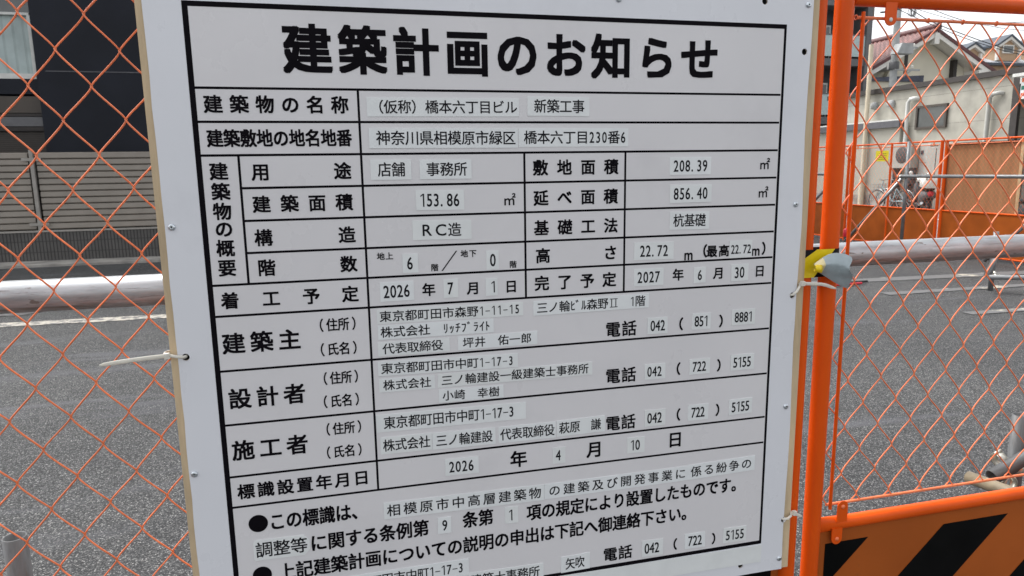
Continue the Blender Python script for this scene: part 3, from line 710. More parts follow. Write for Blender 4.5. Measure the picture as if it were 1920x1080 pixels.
# label-tape strips stuck on the sheet, each with its own lettering
rs = random.Random(5)
for i, (text, x0, x1, zt, zb, tx0, tx1, tilt) in enumerate(STRIPS):
    yo = -0.0008 - 0.00012 * (i % 3)
    k = max(-.02, min(.02, tilt)); c = .0042 if text == "調整等" else 0.0
    zt_, zb_ = Z0 + zt, Z0 + zb; xm = (x0 + x1) / 2
    pts = [(x0, zb_), (x1, zb_), (x1, zt_), (x0, zt_)]
    if c: pts = [(x0 + c / 2, zb_), (x1 - 2 * c, zb_), (x1, zb_ + 2.2 * c), (x1, zt_ - 2 * c), (x1 - 2 * c, zt_), (x0 + c, zt_), (x0, zt_ - c), (x0, zb_ + c / 2)]
    pts = [(p[0], p[1] + k * (p[0] - xm)) for p in pts]
    st = MB().prism(pts, 0.0008, 'y', yo).build("label_strip", M['strip'], board)
    if not text: continue
    h = zt - zb; b = MB()
    size = h * (0.80 if h < .0245 else 0.74)
    if text == "調整等": size = h * .78
    wts = [0.5 if ch in HALF else 1.0 for ch in text]; tot = sum(wts); cw = (tx1 - tx0) / tot
    only_digits = all(ch in "0123456789." for ch in text)
    if only_digits: size = min(size * 1.08, .0240) if len(text) < 5 or x1 - x0 > .05 else .0185
    # ink runs from tx0 to tx1: step from centre to centre
    pos, acc = [], 0.0
    for wgt in wts: pos.append(acc + wgt / 2); acc += wgt
    for ch, p in zip(text, pos):
        sx = min(cw, size * 1.06) if wts[0] == 1.0 or not only_digits else size * .5
        put(b, ch, tx0 + p * cw, (zt + zb) / 2 + k * (tx0 + p * cw - xm), size, sx, yo - 0.00025, 0.0115)
    b.build("lettering", M['thin_ink'], st)

for x, z in SCREWS:
    s = MB().lathe((x, -0.0003, Z0 + z), [(.0050, 0.0005), (.0050, -.0004), (.0044, -.0017), (.0030, -.0026), (.0015, -.0028), (0.0001, -.0018)], (0, 1, 0), 20)
    so = s.build("screw", M['screw'], board)
    r = MB().box(x - .0014, x + .0014, -0.00322, -0.0029, Z0 + z - .0004, Z0 + z + .0004).box(x - .0004, x + .0004, -0.00325, -0.00295, Z0 + z - .0014, Z0 + z + .0014)
    r.build("recess", M['dark'], so)

# ------------------------------------------------------------------ orange guard fence
def chain_mesh(b, x0, h, ncol, z0, hp, k0, k1, par, ztop, zbot, r=.00128, n=6, m=7, y=0.03, d=.0032, fx=None):
    """chain link: every wire zigzags downwards between two columns and hooks into its neighbours"""
    def jit(c, k, q):                                      # the same small offset for both wires that meet at a node
        return random.Random(c * 7919 + k * 104729 + q).uniform(-.0011, .0011)
    for j in range(ncol):
        pts = []
        for k in range(k0, k1):
            left = (j + k + par) % 2 == 0
            for q in range(m):
                s = q / m; e_ = 0.74 * s + 0.26 * (0.5 - 0.5 * math.cos(math.pi * s))
                f = e_ if left else 1 - e_
                f += 0.022 * (1 if f > .5 else -1) * abs(math.cos(math.pi * s)) ** 3
                dep = math.sin(math.pi * s) ** 0.6
                z = z0 - hp * (k + s)
                ca, cb = (j, j + 1) if left else (j + 1, j)
                jx = jit(ca, k, 0) * (1 - s) + jit(cb, k + 1, 0) * s; jz = jit(ca, k, 1) * (1 - s) + jit(cb, k + 1, 1) * s
                z += jz
                if z > ztop or z < zbot: continue
                pts.append((x0 + h * (j + f) + jx, y + (-d if left else d) * dep, z))
        if fx: pts = [fx(p) for p in pts]
        b.tube(pts, r, n)
def fence_panel(label, x0, x1, mesh, tabs, stripes, tape_rod=True):
    zt, zm, zb = Z0 + .057, Z0 - .910, 0.07
    f = thing("guard_fence_panel", label, "fence", (x0, .03, 0), "orange guard fence panels along the sign")
    for x in (x0, x1): MB().tube([(x, .03, .02), (x, .03, Z0 + .071)], .0159, 28).build("post", M['orange'], f)
    MB().tube([(x0 + .0150, .03, zt), (x1 - .0150, .03, zt)], .0127, 20).build("top_rail", M['orange'], f)
    L = x1 - x0
    xs = [x0 + .0140, x0 + .02, x0 + .035, x0 + .055, x0 + .09, x1 - .09, x1 - .055, x1 - .035, x1 - .02, x1 - .0140]
    b = MB(); P = [(x, .03, zm) for x in xs]; sq = [.55, .55, .62, .85, 1, 1, .85, .62, .55, .55]
    # rail with flattened, welded ends
    vs = []; n = 20
    for p, q in zip(P, sq):
        for j in range(n):
            an = 2 * math.pi * j / n; vs.append((p[0], p[1] + .0127 * q * math.cos(an), p[2] + .0127 * (1 + (1 - q) * .55) * math.sin(an)))
    b.add(vs, [(i * n + j, i * n + (j + 1) % n, (i + 1) * n + (j + 1) % n, (i + 1) * n + j) for i in range(len(P) - 1) for j in range(n)], True)
    b.build("middle_rail", M['orange'], f)
    MB().tube([(x0 + .0150, .03, zb), (x1 - .0150, .03, zb)], .0127, 20).build("bottom_rail", M['orange'], f)
    zr0, zr1 = Z0 + .0255, Z0 - .8675
    MB().tube([(x0 + .027, .0275, zr0), (x1 - .027, .0275, zr0)], .0027, 10).build("mesh_rod", M['wire'], f)
    MB().tube([(x0 + .027, .0275, zr1), (x1 - .027, .0275, zr1)], .0027, 10).build("mesh_rod", M['wire'], f)
    for x in (x0 + .0345, x1 - .0345):
        MB().tube([(x, .0245, zr0 + .009), (x, .0245, zr1 - .009)], .0032, 10).build("mesh_rod", M['orange'], f)
    b = MB(); chain_mesh(b, *mesh, zr0 + .003, zr1 - .003)
    xa, h, nc, z_, hp, k0, k1, par = mesh
    for i in range(nc // 2 + 1):                           # the wires' ends wound round the rods
        for zz, kk in ((zr0, 0),):
            b.torus((xa + 2 * h * i + (h if (kk + par) % 2 == 0 else 0), .0275, zz), .0036, .0012, (1, 0, 0), 12, 5)
    b.build("chain_link_mesh", M['wire'], f)
    for tx, up in tabs:
        b = MB()
        def tab(z0_, z1_, yy):
            w, s_ = .0115, (1 if z1_ > z0_ else -1)
            arc = [(tx + w * math.cos(a * math.pi / 10), z1_ - s_ * w + s_ * w * math.sin(a * math.pi / 10)) for a in range(11)]
            b.prism([(tx - w, z0_), (tx + w, z0_)] + arc, .0022, 'y', yy)
        if up == 'top':
            tab(zt - .006, Z0 + .0125, .019)
        elif up == 'mid': tab(zm + .006, Z0 - .8605, .0195)
        else: tab(zm - .006, Z0 - .9490, .0195)
        to = b.build("bracket", M['orange'], f)
        if up == 'top': MB().lathe((tx, .0186, Z0 + .0225), [(.0036, .0003), (.0036, -.0001), (.0001, -.0001)], (0, 1, 0), 14).build("bolt_hole", M['white_trim'], to)
        else:
            zc = Z0 - .872 if up == 'mid' else Z0 - .938
            MB().lathe((tx, .0195, zc), [(.0042, 0), (.0038, -.0014), (.002, -.0024), (.0001, -.0026)], (0, 1, 0), 14).build("rivet", M['wire'], to)
    MB().box(x0 + .0162, x1 - .0162, .0292, .0308, .085, Z0 - .919).build("kick_panel", M['kick'], f)
    for L_, R_ in stripes:
        zt_, zb_ = Z0 - .951, .16; k = 1.045
        poly = [(L_, zt_), (R_, zt_), (R_ - k * (zt_ - zb_), zb_), (L_ - k * (zt_ - zb_), zb_)]
        poly = clip(poly, lambda p: p[0] - (x0 + .0325)); poly = clip(poly, lambda p: (x1 - .0325) - p[0])
        if len(poly) > 2: MB().prism(poly, .0004, 'y', .0284).build("black_stripe", M['black_stripe'], f)
    return f
XR, XL = 1.033, .9795
fence_panel("orange chain link fence panel with black striped kick board, right of the notice board", XR, XR + 1.80,
            (1.0552, .0374, 46, Z0 + .0312, .0467, 0, 20, 1), [(1.119, 'top'), (2.70, 'top'), (1.0925, 'mid'), (1.0835, 'low'), (2.72, 'low')],
            [(1.003 + .3445 * i, 1.1645 + .3475 * i) for i in range(8)])
fence_panel("orange chain link fence panel hidden mostly behind the white notice board", XL - 1.80, XL,
            (-.1667 - .0379 * 16, .0379, 45, Z0 - .0571 + .0454 * 2, .0454, 0, 21, 0), [(-.70, 'top'), (.90, 'top'), (.91, 'low')],
            [(-.82 + .3445 * i, -.66 + .3475 * i) for i in range(8)])

# nylon ties
def strap(b, pts, w=.0026, th=.28):
    b.tube(pts, w, 10, True, (th, 1.0)); return b
def tie(label, loop, head, tail, lean):
    t_ = thing("cable_tie", label, "cable tie", (head[0], head[1], Z0 + head[2]), "white nylon ties holding the notice board")
    strap(MB(), [(x, y, Z0 + z) for x, y, z in loop], .0023, .5).build("loop", M['tie'], t_)
    hx, hy, hz = head; b = MB(); b.box(hx - .0035, hx + .0035, hy - .0042, hy + .0030, Z0 + hz - .0044, Z0 + hz + .0044)
    b.build("head", M['tie'], t_, bevel=.0012)
    n = len(tail); b = MB()
    b.tube([(x, y, Z0 + z) for x, y, z in tail], [.0031] * (n - 2) + [.0028, .0015], 10, True, (.28, 1.0)); b.build("tail", M['tie'], t_)
tie("white nylon cable tie with a long loose tail, on the board's left edge",
    [(-.0395, .012, -.4748), (-.0395, .002, -.4748), (-.0415, -.004, -.4745), (-.050, -.006, -.4728), (-.060, -.006, -.4705), (-.068, -.002, -.470), (-.070, .012, -.470), (-.069, .026, -.472), (-.055, .034, -.474), (-.0395, .030, -.4748)],
    (-.0622, -.0075, -.4702), [(-.062, -.0072, -.4700), (-.085, -.009, -.4707), (-.11, -.010, -.4722), (-.13, -.010, -.4740), (-.142, -.0095, -.4756), (-.147, -.009, -.4765)], 0)
tie("white nylon cable tie with a bent tail, below the yellow and black tape",
    [(.9370, .012, -.4445), (.9370, .001, -.4445), (.9385, -.004, -.4430), (.944, -.006, -.4375), (.952, -.004, -.427), (.956, .006, -.424), (.962, .020, -.424), (.965, .036, -.426), (.975, .049, -.43), (.990, .046, -.434), (.996, .03, -.437)],
    (.9545, -.006, -.4240), [(.9550, -.007, -.4240), (.970, -.008, -.4252), (.990, -.009, -.4268), (1.000, -.009, -.4290), (1.012, -.009, -.4335), (1.0205, -.009, -.4362)], 0)
tie("white nylon cable tie cut short, near the board's lower right corner",
    [(.9437, .012, -.8650), (.9437, .001, -.8650), (.9450, -.004, -.8645), (.952, -.006, -.8628), (.960, -.004, -.8595), (.9655, .004, -.856), (.968, .020, -.855), (.967, .036, -.856), (.978, .049, -.858), (.992, .044, -.86)],
    (.9665, -.004, -.8548), [(.9665, -.006, -.8560), (.972, -.008, -.8585), (.9785, -.008, -.8618), (.9795, -.008, -.8622)], 0)

# striped tape bound round the two posts, with its end peeled off
tp = thing("warning_tape", "yellow and black warning tape round the two orange posts, its silver end peeling off", "tape", (1.0, .012, Z0 - .39))
path = [(.950, .0131), (.98, .0131), (1.010, .0131), (1.033, .0131)] + [(1.033 + .0169 * math.cos(rad(a)), .03 + .0169 * math.sin(rad(a))) for a in (-75, -55, -30, 0, 30, 60, 90)] + [(.98, .0469)] + [(.9795 + .0169 * math.cos(rad(a)), .03 + .0169 * math.sin(rad(a))) for a in (100, 130, 160, 190)]
b = MB(); za, zb = Z0 - .4180, Z0 - .3685
vs = [(x, y, z) for x, y in path for z in (za, zb)]
b.add(vs, [(2 * i, 2 * i + 2, 2 * i + 3, 2 * i + 1) for i in range(len(path) - 1)], True)
o = b.build("black_band", M['tape_black'], tp); sl = o.modifiers.new("thick", 'SOLIDIFY'); sl.thickness = .0004
MB().prism([(.950, Z0 - .4180), (.9905, Z0 - .4180), (1.0310, Z0 - .3685), (.9945, Z0 - .3685), (.950, Z0 - .3960)], .0004, 'y', .0121).build("yellow_stripe", M['yellow'], tp)
top = [(.9790, -.3930), (.9860, -.3870), (.9950, -.3800), (1.0108, -.3722), (1.0326, -.3741), (1.0430, -.3780), (1.0497, -.3824)]
bot = [(.9800, -.4020), (.9863, -.4047), (.9960, -.4100), (1.0090, -.4185), (1.0250, -.4280), (1.0370, -.4345), (1.0476, -.4392)]
rc_ = random.Random(11)
def flap(i0, i1, name, m, off):
    b = MB(); n = 11; vs = []
    rows = list(range(i0, i1 + 1))
    for i in rows:
        for j in range(n):
            a = j / (n - 1); x = top[i][0] * (1 - a) + bot[i][0] * a; z = top[i][1] * (1 - a) + bot[i][1] * a
            x -= {6: .013, 5: .006}.get(i, 0) * math.exp(-((a - .33) / .17) ** 2)
            bulge = .010 + .0012 * i
            y = .004 - .008 * (i / 6) - bulge * (1 - abs((a - .42) / .58) ** 1.25) + rc_.uniform(-.0009, .0009) * (i > 2) - off
            vs.append((x, y, Z0 + z))
    b.add(vs, [(r * n + j, r * n + j + 1, (r + 1) * n + j + 1, (r + 1) * n + j) for r in range(len(rows) - 1) for j in range(n - 1)], True)
    o = b.build(name, M[m], tp); s_ = o.modifiers.new("thick", 'SOLIDIFY'); s_.thickness = .0005; s_.offset = 0
    sb_ = o.modifiers.new("smooth", 'SUBSURF'); sb_.levels = 1; sb_.render_levels = 2
    return o
flap(0, 6, "peeled_end", 'tape_back', 0.0)
flap(0, 2, "cream_back", 'tape_cream', 0.0009)
b = MB(); vs = []
for i in range(15):                                        # the open roll at the flap's root, yellow inside
    a = math.pi * (0.45 + 1.5 * i / 14)
    for dx, sc in ((0, 1), (.014, 1.25)): vs.append((.9760 + dx + .003 * math.cos(a), -.0075 + .0065 * math.cos(a), Z0 - .3985 - dx * .1 + .0060 * sc * math.sin(a)))
b.add(vs, [(2 * i, 2 * i + 1, 2 * i + 3, 2 * i + 2) for i in range(14)], True)
o = b.build("roll", M['yellow'], tp); s_ = o.modifiers.new("thick", 'SOLIDIFY'); s_.thickness = .0005

# ------------------------------------------------------------------ scaffold pipes near the fence
R_P = .0243
def pipe(name, label, p0, p1, m='galv', r=R_P, group="scaffold pipes"):
    v = Vector(p1) - Vector(p0)
    o = MB().hollow((0, 0, 0), (v.length, 0, 0), r).build(name, M[m])
    o.rotation_euler = v.to_track_quat('X', 'Z').to_euler(); o.location = p0
    return tag(o, label, "pipe", group)
def clamp(label, c, ax1, ax2, r=R_P, small=False):
    """two hinged collars back to back, each with its bolt and nut"""
    c = Vector(c); a1, a2 = Vector(ax1).normalized(), Vector(ax2).normalized()
    side = a1.cross(a2)
    side = side.normalized() if side.length > .1 else Vector((1, 0, 0))
    t_ = thing("scaffold_clamp", label, "clamp", c, "scaffold clamps")
    for a, sgn in ((a1, -1), (a2, 1)):
        cc = c + side * sgn * (r + .003)
        b = MB(); w = .024
        b.lathe(cc - a * w / 2, [(r + .0004, 0), (r + .0042, .001), (r + .0052, w * .5), (r + .0042, w - .001), (r + .0004, w)], a, 26)
        o = b.build("collar", M['clamp'], t_)
        u = a.cross(side).normalized(); e_ = cc + u * (r + .010)
        MB().tube([e_ - side * .018, e_ + side * .030], .0045, 8).lathe(e_ + side * .020, [(.0001, 0), (.009, 0), (.009, .008), (.0001, .008)], side, 6).lathe(e_ - side * .02, [(.0001, 0), (.0085, 0), (.0085, .006), (.0001, .006)], side, 6).build("bolt", M['chrome'], o)
        MB().lathe(cc - u * (r + .007) - a * .014, [(.0001, 0), (.0055, 0), (.0055, .028), (.0001, .028)], a, 10).build("hinge", M['clamp'], o)
    return t_
YB = .124
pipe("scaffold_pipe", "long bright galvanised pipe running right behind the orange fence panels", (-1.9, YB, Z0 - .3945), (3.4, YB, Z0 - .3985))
pipe("scaffold_pipe", "open ended upright pipe stub behind the mesh, bottom left", (-.575, .655, 0), (-.575, .655, .695), 'galv_old')
pipe("scaffold_pipe", "dark upright pipe with short pipes clamped across it, right of the fence", (2.385, .715, 0), (2.385, .715, .655), 'galv_old')
pipe("scaffold_pipe", "short dark pipe slanting up to the right through the upper clamp", (2.225, .66, .475), (2.95, .64, .78), 'galv_old')
pipe("scaffold_pipe", "short dusty beige pipe low down beside the dark upright", (2.189, .713, .455), (2.199, .45, .478), 'pipe_beige', .021)
clamp("zinc clamp joining the slanting dark pipe to the dark upright", (2.318, .69, .50), (0.92, -.03, .38), (0, 0, 1))
clamp("zinc clamp joining the dusty beige pipe to the dark upright", (2.275, .665, .44), (.03, -1, .09), (0, 0, 1))
pipe("scaffold_pipe", "grey upright pipe stub out on the asphalt, seen under the bright pipe", (7.62, 5.39, 0), (7.62, 5.39, .70), 'galv_mid', .028)
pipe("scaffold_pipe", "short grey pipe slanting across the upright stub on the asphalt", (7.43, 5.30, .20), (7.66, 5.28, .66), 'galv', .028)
pipe("scaffold_pipe", "level grey pipe leaving the upright stub on the asphalt to the right", (7.42, 5.26, .19), (9.1, 4.4, .21), 'galv_mid', .028)
clamp("upper zinc clamp on the upright stub on the asphalt", (7.60, 5.33, .45), (.3, 0, .8), (0, 0, 1), .028)
clamp("lower zinc clamp on the upright stub on the asphalt", (7.60, 5.33, .20), (.8, -.4, 0), (0, 0, 1), .028)

# ------------------------------------------------------------------ far fence across the lot
XF = 9.85
def far_panel(label, y0, y1, h=1.865, stile=True, tilt=0):
    f = thing("guard_fence_panel", label, "fence", (XF, y0, 0), "orange fence panels across the lot")
    for y in (y0 + .03, y1 - .03):
        MB().tube([(XF, y, .02), (XF, y, h)], .027, 12).build("post", M['orange'], f)
    if stile: MB().tube([(XF, (y0 + y1) / 2 + .05, .06), (XF, (y0 + y1) / 2 + .05, h)], .020, 12).build("stile", M['orange'], f)
    for z, nm in ((h - .012, "top_rail"), (.725, "middle_rail"), (.06, "bottom_rail")):
        MB().tube([(XF, y0 + .05, z), (XF, y1 - .05, z)], .0150, 10).build(nm, M['orange'], f)
    MB().tube([(XF - .002, y0 + .09, h - .07), (XF - .002, y1 - .09, h - .07)], .008, 8).build("mesh_rod", M['wire'], f)
    b = MB(); L = y1 - y0 - .12; nc = int(L / .0375)
    chain_mesh(b, y0 + .06, .0375, nc, h - .03, .0467, 0, 24, 1, h - .05, .745, .0015, 4, 2, 0, .002, lambda p: (XF + p[1], p[0], p[2]))
    b.build("chain_link_mesh", M['wire'], f)
    MB().box(XF - .001, XF + .001, y0 + .052, y1 - .052, .07, .715).build("kick_panel", M['kick'], f)
    for k in range(4):
        yy = y0 + .18 + k * (y1 - y0 - .36) / 3
        MB().box(XF - .024, XF - .014, yy - .01, yy + .01, h - .085, h - .02).build("bracket", M['wire'], f)
    return f
far_panel("far orange fence panel carrying the bare plywood board", 6.27, 8.37, stile=False)
far_panel("far orange fence panel with a small yellow notice", 8.40, 10.50)
far_panel("farthest orange fence panel, glimpsed between the two near posts", 10.53, 12.0, stile=False)
far_panel("orange fence panel right of the plywood one, out by the road", 4.14, 6.24)
pb = thing("plywood_board", "bare brown plywood board leaning on the far orange fence", "board", (XF + .05, 7.1, .7))
MB().box(XF + .030, XF + .042, 7.06, 8.335, .735, 1.80).build("sheet", M['plywood'], pb)
MB().box(XF + .018, XF + .0295, 7.03, 7.075, .70, 1.82).build("batten", M['batten'], pb)
MB().box(XF + .020, XF + .0295, 7.10, 8.20, 1.785, 1.815).build("dark_batten", M['timber'], pb)
yn = thing("yellow_notice", "small yellow paper notice on the far fence mesh", "notice", (XF - .02, 9.68, 1.64))
MB().box(XF - .016, XF - .014, 9.55, 9.86, 1.545, 1.735).build("sheet", M['note_yellow'], yn)
b = MB()
for k in range(4): b.box(XF - .0172, XF - .0166, 9.60, 9.80 - .03 * (k % 2), 1.58 + k * .034, 1.586 + k * .034)
b.build("writing", M['timber'], yn)

# far scaffold in front of that fence
X9 = 9.45
pipe("scaffold_pipe", "tall grey upright pipe before the far fence, braced to the left", (X9, 8.70, 0), (X9, 8.70, 1.86), 'galv_mid', .028)
pipe("scaffold_pipe", "level grey pipe across the far fence in front of the plywood board", (X9 - .06, 8.85, 1.29), (X9 - .06, 5.2, 1.30), 'galv_mid', .027)
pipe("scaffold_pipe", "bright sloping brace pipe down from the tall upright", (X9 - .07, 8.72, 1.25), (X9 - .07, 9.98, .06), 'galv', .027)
pipe("scaffold_pipe", "level grey pipe glimpsed between the two near orange posts", (X9 - .06, 10.2, 1.32), (X9 - .06, 11.9, 1.32), 'galv_mid', .027)
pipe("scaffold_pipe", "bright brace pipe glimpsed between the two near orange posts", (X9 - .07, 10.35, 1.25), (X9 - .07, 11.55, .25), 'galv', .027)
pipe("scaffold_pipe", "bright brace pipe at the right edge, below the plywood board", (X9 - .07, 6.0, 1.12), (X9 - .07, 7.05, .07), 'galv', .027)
clamp("brassy clamp where brace and level pipe meet the tall far upright", (X9 - .03, 8.76, 1.28), (0, 1, 0), (0, 0, 1), .028)
clamp("brassy clamp on the level far pipe beside the orange post", (X9 - .03, 8.22, 1.29), (0, 1, 0), (1, 0, 0), .028)
clamp("brassy clamp on the far pipe glimpsed behind the near right post", (X9 - .03, 10.28, 1.33), (0, 1, 0), (0, 0, 1), .028)
rc = thing("red_capped_peg", "small red capped peg standing at the foot of the bright brace", "peg", (9.5, 10.1, 0))
MB().tube([(9.5, 10.1, 0), (9.5, 10.1, .18)], .03, 12).build("peg", M['galv_old'], rc)
MB().lathe((9.5, 10.1, .15), [(.045, 0), (.05, .06), (.045, .12), (.02, .155), (.0001, .16)], (0, 0, 1), 16).build("cap", M['red'], rc)
rb = thing("steel_bar", "thin dark steel bar with a red end lying on the asphalt", "bar", (6.3, 6.2, .02))
MB().tube([(5.95, 6.24, .03), (6.66, 6.27, .03)], .016, 8).build("bar", M['rubber'], rb)
MB().tube([(6.0, 6.16, .028), (6.5, 6.18, .028)], .015, 8).build("red_end", M['red'], rb)

# ------------------------------------------------------------------ left: dark building and slatted screen
sw = thing("slatted_screen_wall", "taupe horizontal slat screen on a dark ribbed tile base, left", "wall", (-4, 12.6, 0))
MB().box(-12, 7.5, 12.6, 12.75, 0.05, .548).build("tile_base", M['tile'], sw)
MB().box(-12, 7.5, 12.585, 12.77, .5485, .578).build("coping", M['slat_cap'], sw)
posts = [-11.5, -8.2, -4.87, -1.55, 1.8, 5.1]
for px_ in posts:
    p = MB().box(px_ - .028, px_ + .028, 12.60, 12.66, .578, 1.955)
    po = p.build("post", M['slat_cap'], sw)
    for zz in (1.77, .66): MB().box(px_ - .15, px_ + .15, 12.592, 12.5985, zz, zz + .05).build("bracket", M['slat_cap'], po)
for a, c in zip(posts[:-1], posts[1:]):
    b = MB(); nsl = 12; z0_, z1_ = .595, 1.915; st = (z1_ - z0_) / nsl
    for k in range(nsl):
        z = z0_ + k * st
        b.prism([(12.660, z), (12.638, z + .006), (12.630, z + .018), (12.634, z + st * .84), (12.652, z + st * .92), (12.70, z + st * .92), (12.70, z)], c - a - .13, 'x', a + .065)
    b.box(a + .065, c - .065, 12.702, 12.712, z0_, z1_).build("slat_panel", M['slat'], sw)
db = thing("dark_building", "dark navy panelled building with a curtained window, behind the slatted screen", "building", (-4, 13, 0))
MB().box(-4.76, 7.0, 13.0, 17, 0, 8.5).build("wall", M['navy'], db)
MB().box(-14, -4.7605, 13.25, 17, 0, 8.5).build("recessed_wall", M['navy'], db)
for z in (3.31, 5.2): MB().box(-4.62, 7.0, 12.994, 12.9995, z - .008, z + .008).build("panel_joint", M['fascia'], db)
w = MB().box(-9, -4.82, 13.14, 13.245, 3.19, 3.28).box(-9, -4.82, 13.14, 13.245, 4.255, 4.295).box(-4.86, -4.79, 13.14, 13.245, 3.2805, 4.2545).box(-9, -4.82, 13.14, 13.245, 5.6, 5.7).build("window", M['alu'], db)
MB().box(-9, -4.87, 13.205, 13.215, 3.281, 4.254).build("curtain", M['curtain'], w)
MB().box(-9, -4.82, 13.20, 13.21, 4.296, 5.599).build("upper_curtain", M['glass'], w)
MB().box(-9, -4.80, 13.12, 13.2, 2.93, 3.189).build("sill_band", M['navy'], db)
for za_, zb_, m_ in ((2.55, 2.60, 'timber'), (2.61, 2.89, 'brown_band'), (2.38, 2.54, 'apt_grey'), (2.30, 2.37, 'timber')):
    MB().box(-14, -4.79, 13.10, 13.245, za_, zb_).build("metal_band", M[m_], db)
MB().box(-14, -4.79, 13.15, 13.245, .5, 2.295).build("louvre", M['louvre_dark'], db)

# ------------------------------------------------------------------ right: beige building
XB = 18.6
bb = thing("beige_building", "low beige building with a dark roof edge and one dark window, beyond the far fence", "building", (XB, 17, 0))
MB().box(XB, 21.3, 14.62, 22.2, 0, 3.905).build("wall", M['beige_a'], bb)
MB().box(XB - .12, 21.5, 14.4, 22.3, 3.9055, 4.06).build("roof_edge", M['roof_edge'], bb)
MB().box(XB - .015, XB - .0005, 14.62, 18.5, 0, .32).build("plinth", M['concrete'], bb)
ann = MB().box(XB - .18, XB - .0005, 18.54, 23.3, .42, 2.70).build("annexe_wall", M['beige_b'], bb)
MB().box(XB - .185, XB - .0008, 18.53, 23.31, 0, .419).build("annexe_plinth", M['concrete'], bb)
MB().box(XB - .32, XB - .001, 18.45, 23.4, 2.701, 2.915).build("annexe_fascia", M['fascia'], bb)
MB().box(XB - .30, XB - .001, 18.46, 23.4, 2.9155, 2.96).build("annexe_roof", M['alu'], bb)
wf = MB(); y0, y1, z0, z1 = 16.88, 18.07, 2.58, 3.32
wf.box(XB - .07, XB - .001, y0, y1, z0, z0 + .07).box(XB - .07, XB - .001, y0, y1, z1 - .07, z1).box(XB - .07, XB - .001, y0, y0 + .07, z0 + .0705, z1 - .0705).box(XB - .07, XB - .001, y1 - .07, y1, z0 + .0705, z1 - .0705)
w = wf.build("window", M['brown_band'], bb)
MB().box(XB - .03, XB - .001, y0 + .0705, y1 - .0705, z0 + .0705, z1 - .0705).build("pane", M['glass'], w)
for y in (19.91, 19.15): MB().lathe((XB - .13, y, 3.50), [(.0001, 0), (.12, 0), (.13, .05), (.13, .129), (.0001, .129)], (1, 0, 0), 14).build("vent_hood", M['pole'], bb)
for (ya, zt_, zb_, m_) in ((18.36, 3.55, 2.0, 'alu'), (15.40, 3.40, .2, 'grey_pipe')):
    MB().tube([(XB - .001, ya - .30, zt_ + .02), (XB - .10, ya - .28, zt_ + .03), (XB - .12, ya - .1, zt_ + .02), (XB - .12, ya, zt_ - .08), (XB - .12, ya, zb_)], .062, 12).build("drain_pipe", M[m_], bb)
MB().box(XB - .13, XB - .03, 14.50, 14.70, 0, 3.90).build("corner_post", M['roof_edge'], bb)
sf = MB().box(XB + .3, 21.3, 10.2, 14.49, 0, 3.6).build("shop_wall", M['ac'], bb)
for k in range(3):
    fw = MB().box(XB + .25, XB + .299, 10.4 + k * 1.35, 11.6 + k * 1.35, .9, 2.8).build("shop_window", M['glass'], bb)
MB().box(XB - .2, 21.3, 10.1, 14.45, 3.601, 3.78).build("shop_canopy", M['alu'], bb)
sg = thing("shop_sign", "shop sign with orange, green and red bands at the right edge", "sign", (XB - .45, 13.6, 3.2))
MB().box(XB - .50, XB - .22, 12.4, 14.16, 3.16, 3.74).build("sign_box", M['sign_white'], sg)
for za_, zb_, m_ in ((3.60, 3.70, 'sign_orange'), (3.395, 3.50, 'sign_green'), (3.235, 3.31, 'sign_red')):
    MB().box(XB - .506, XB - .5005, 12.45, 14.14, za_, zb_).build("colour_band", M[m_], sg)
MB().box(XB - .62, XB - .2, 12.3, 14.33, 3.745, 3.83).build("sign_hood", M['alu'], sg)

cp = thing("cream_guard_post", "tall cream coloured post standing against the beige annexe", "post", (18.3, 19.97, 0))
MB().tube([(18.3, 19.97, 0), (18.3, 19.97, 5.55)], .075, 14).build("post", M['cream_pole'], cp)
MB().tube([(18.3, 19.97, 0), (18.3, 19.97, .95)], .095, 14).build("sleeve", M['cream_pole'], cp)
acu = thing("air_conditioner", "off white outdoor unit with a dark round fan beside the window wall", "air conditioner", (18.3, 18.0, 0))
MB().box(18.05, 18.40, 17.62, 18.42, 1.35, 2.12).build("casing", M['ac'], acu, bevel=.02)
MB().lathe((18.045, 17.98, 1.77), [(.0001, -.012), (.23, -.012), (.26, 0), (.27, .004)], (1, 0, 0), 24).build("fan_grille", M['fan'], acu)
for y in (17.7, 18.34): MB().box(18.06, 18.38, y - .02, y + .02, 0, 1.35).build("stand_leg", M['galv_mid'], acu)
mb = thing("meter_cabinet", "tall pale meter cabinet with a small dark display on the beige wall", "cabinet", (18.45, 17.4, 0))
MB().box(18.34, 18.585, 17.18, 17.58, 1.0, 2.1).build("case", M['grey_pipe'], mb, bevel=.012)
MB().box(18.332, 18.3395, 17.42, 17.52, 1.78, 1.9).build("display", M['navy_trim'], mb)
MB().box(18.334, 18.3395, 17.20, 17.56, 1.52, 1.525).build("door_gap", M['dark'], mb)
mb2 = thing("storage_cabinet", "grey beige cabinet next to the pale meter cabinet", "cabinet", (18.4, 16.8, 0))
MB().box(18.2, 18.585, 16.45, 17.15, .05, 2.0).build("case", M['ac'], mb2, bevel=.012)
MB().box(18.192, 18.1995, 16.79, 16.81, .1, 1.95).build("door_gap", M['dark'], mb2)

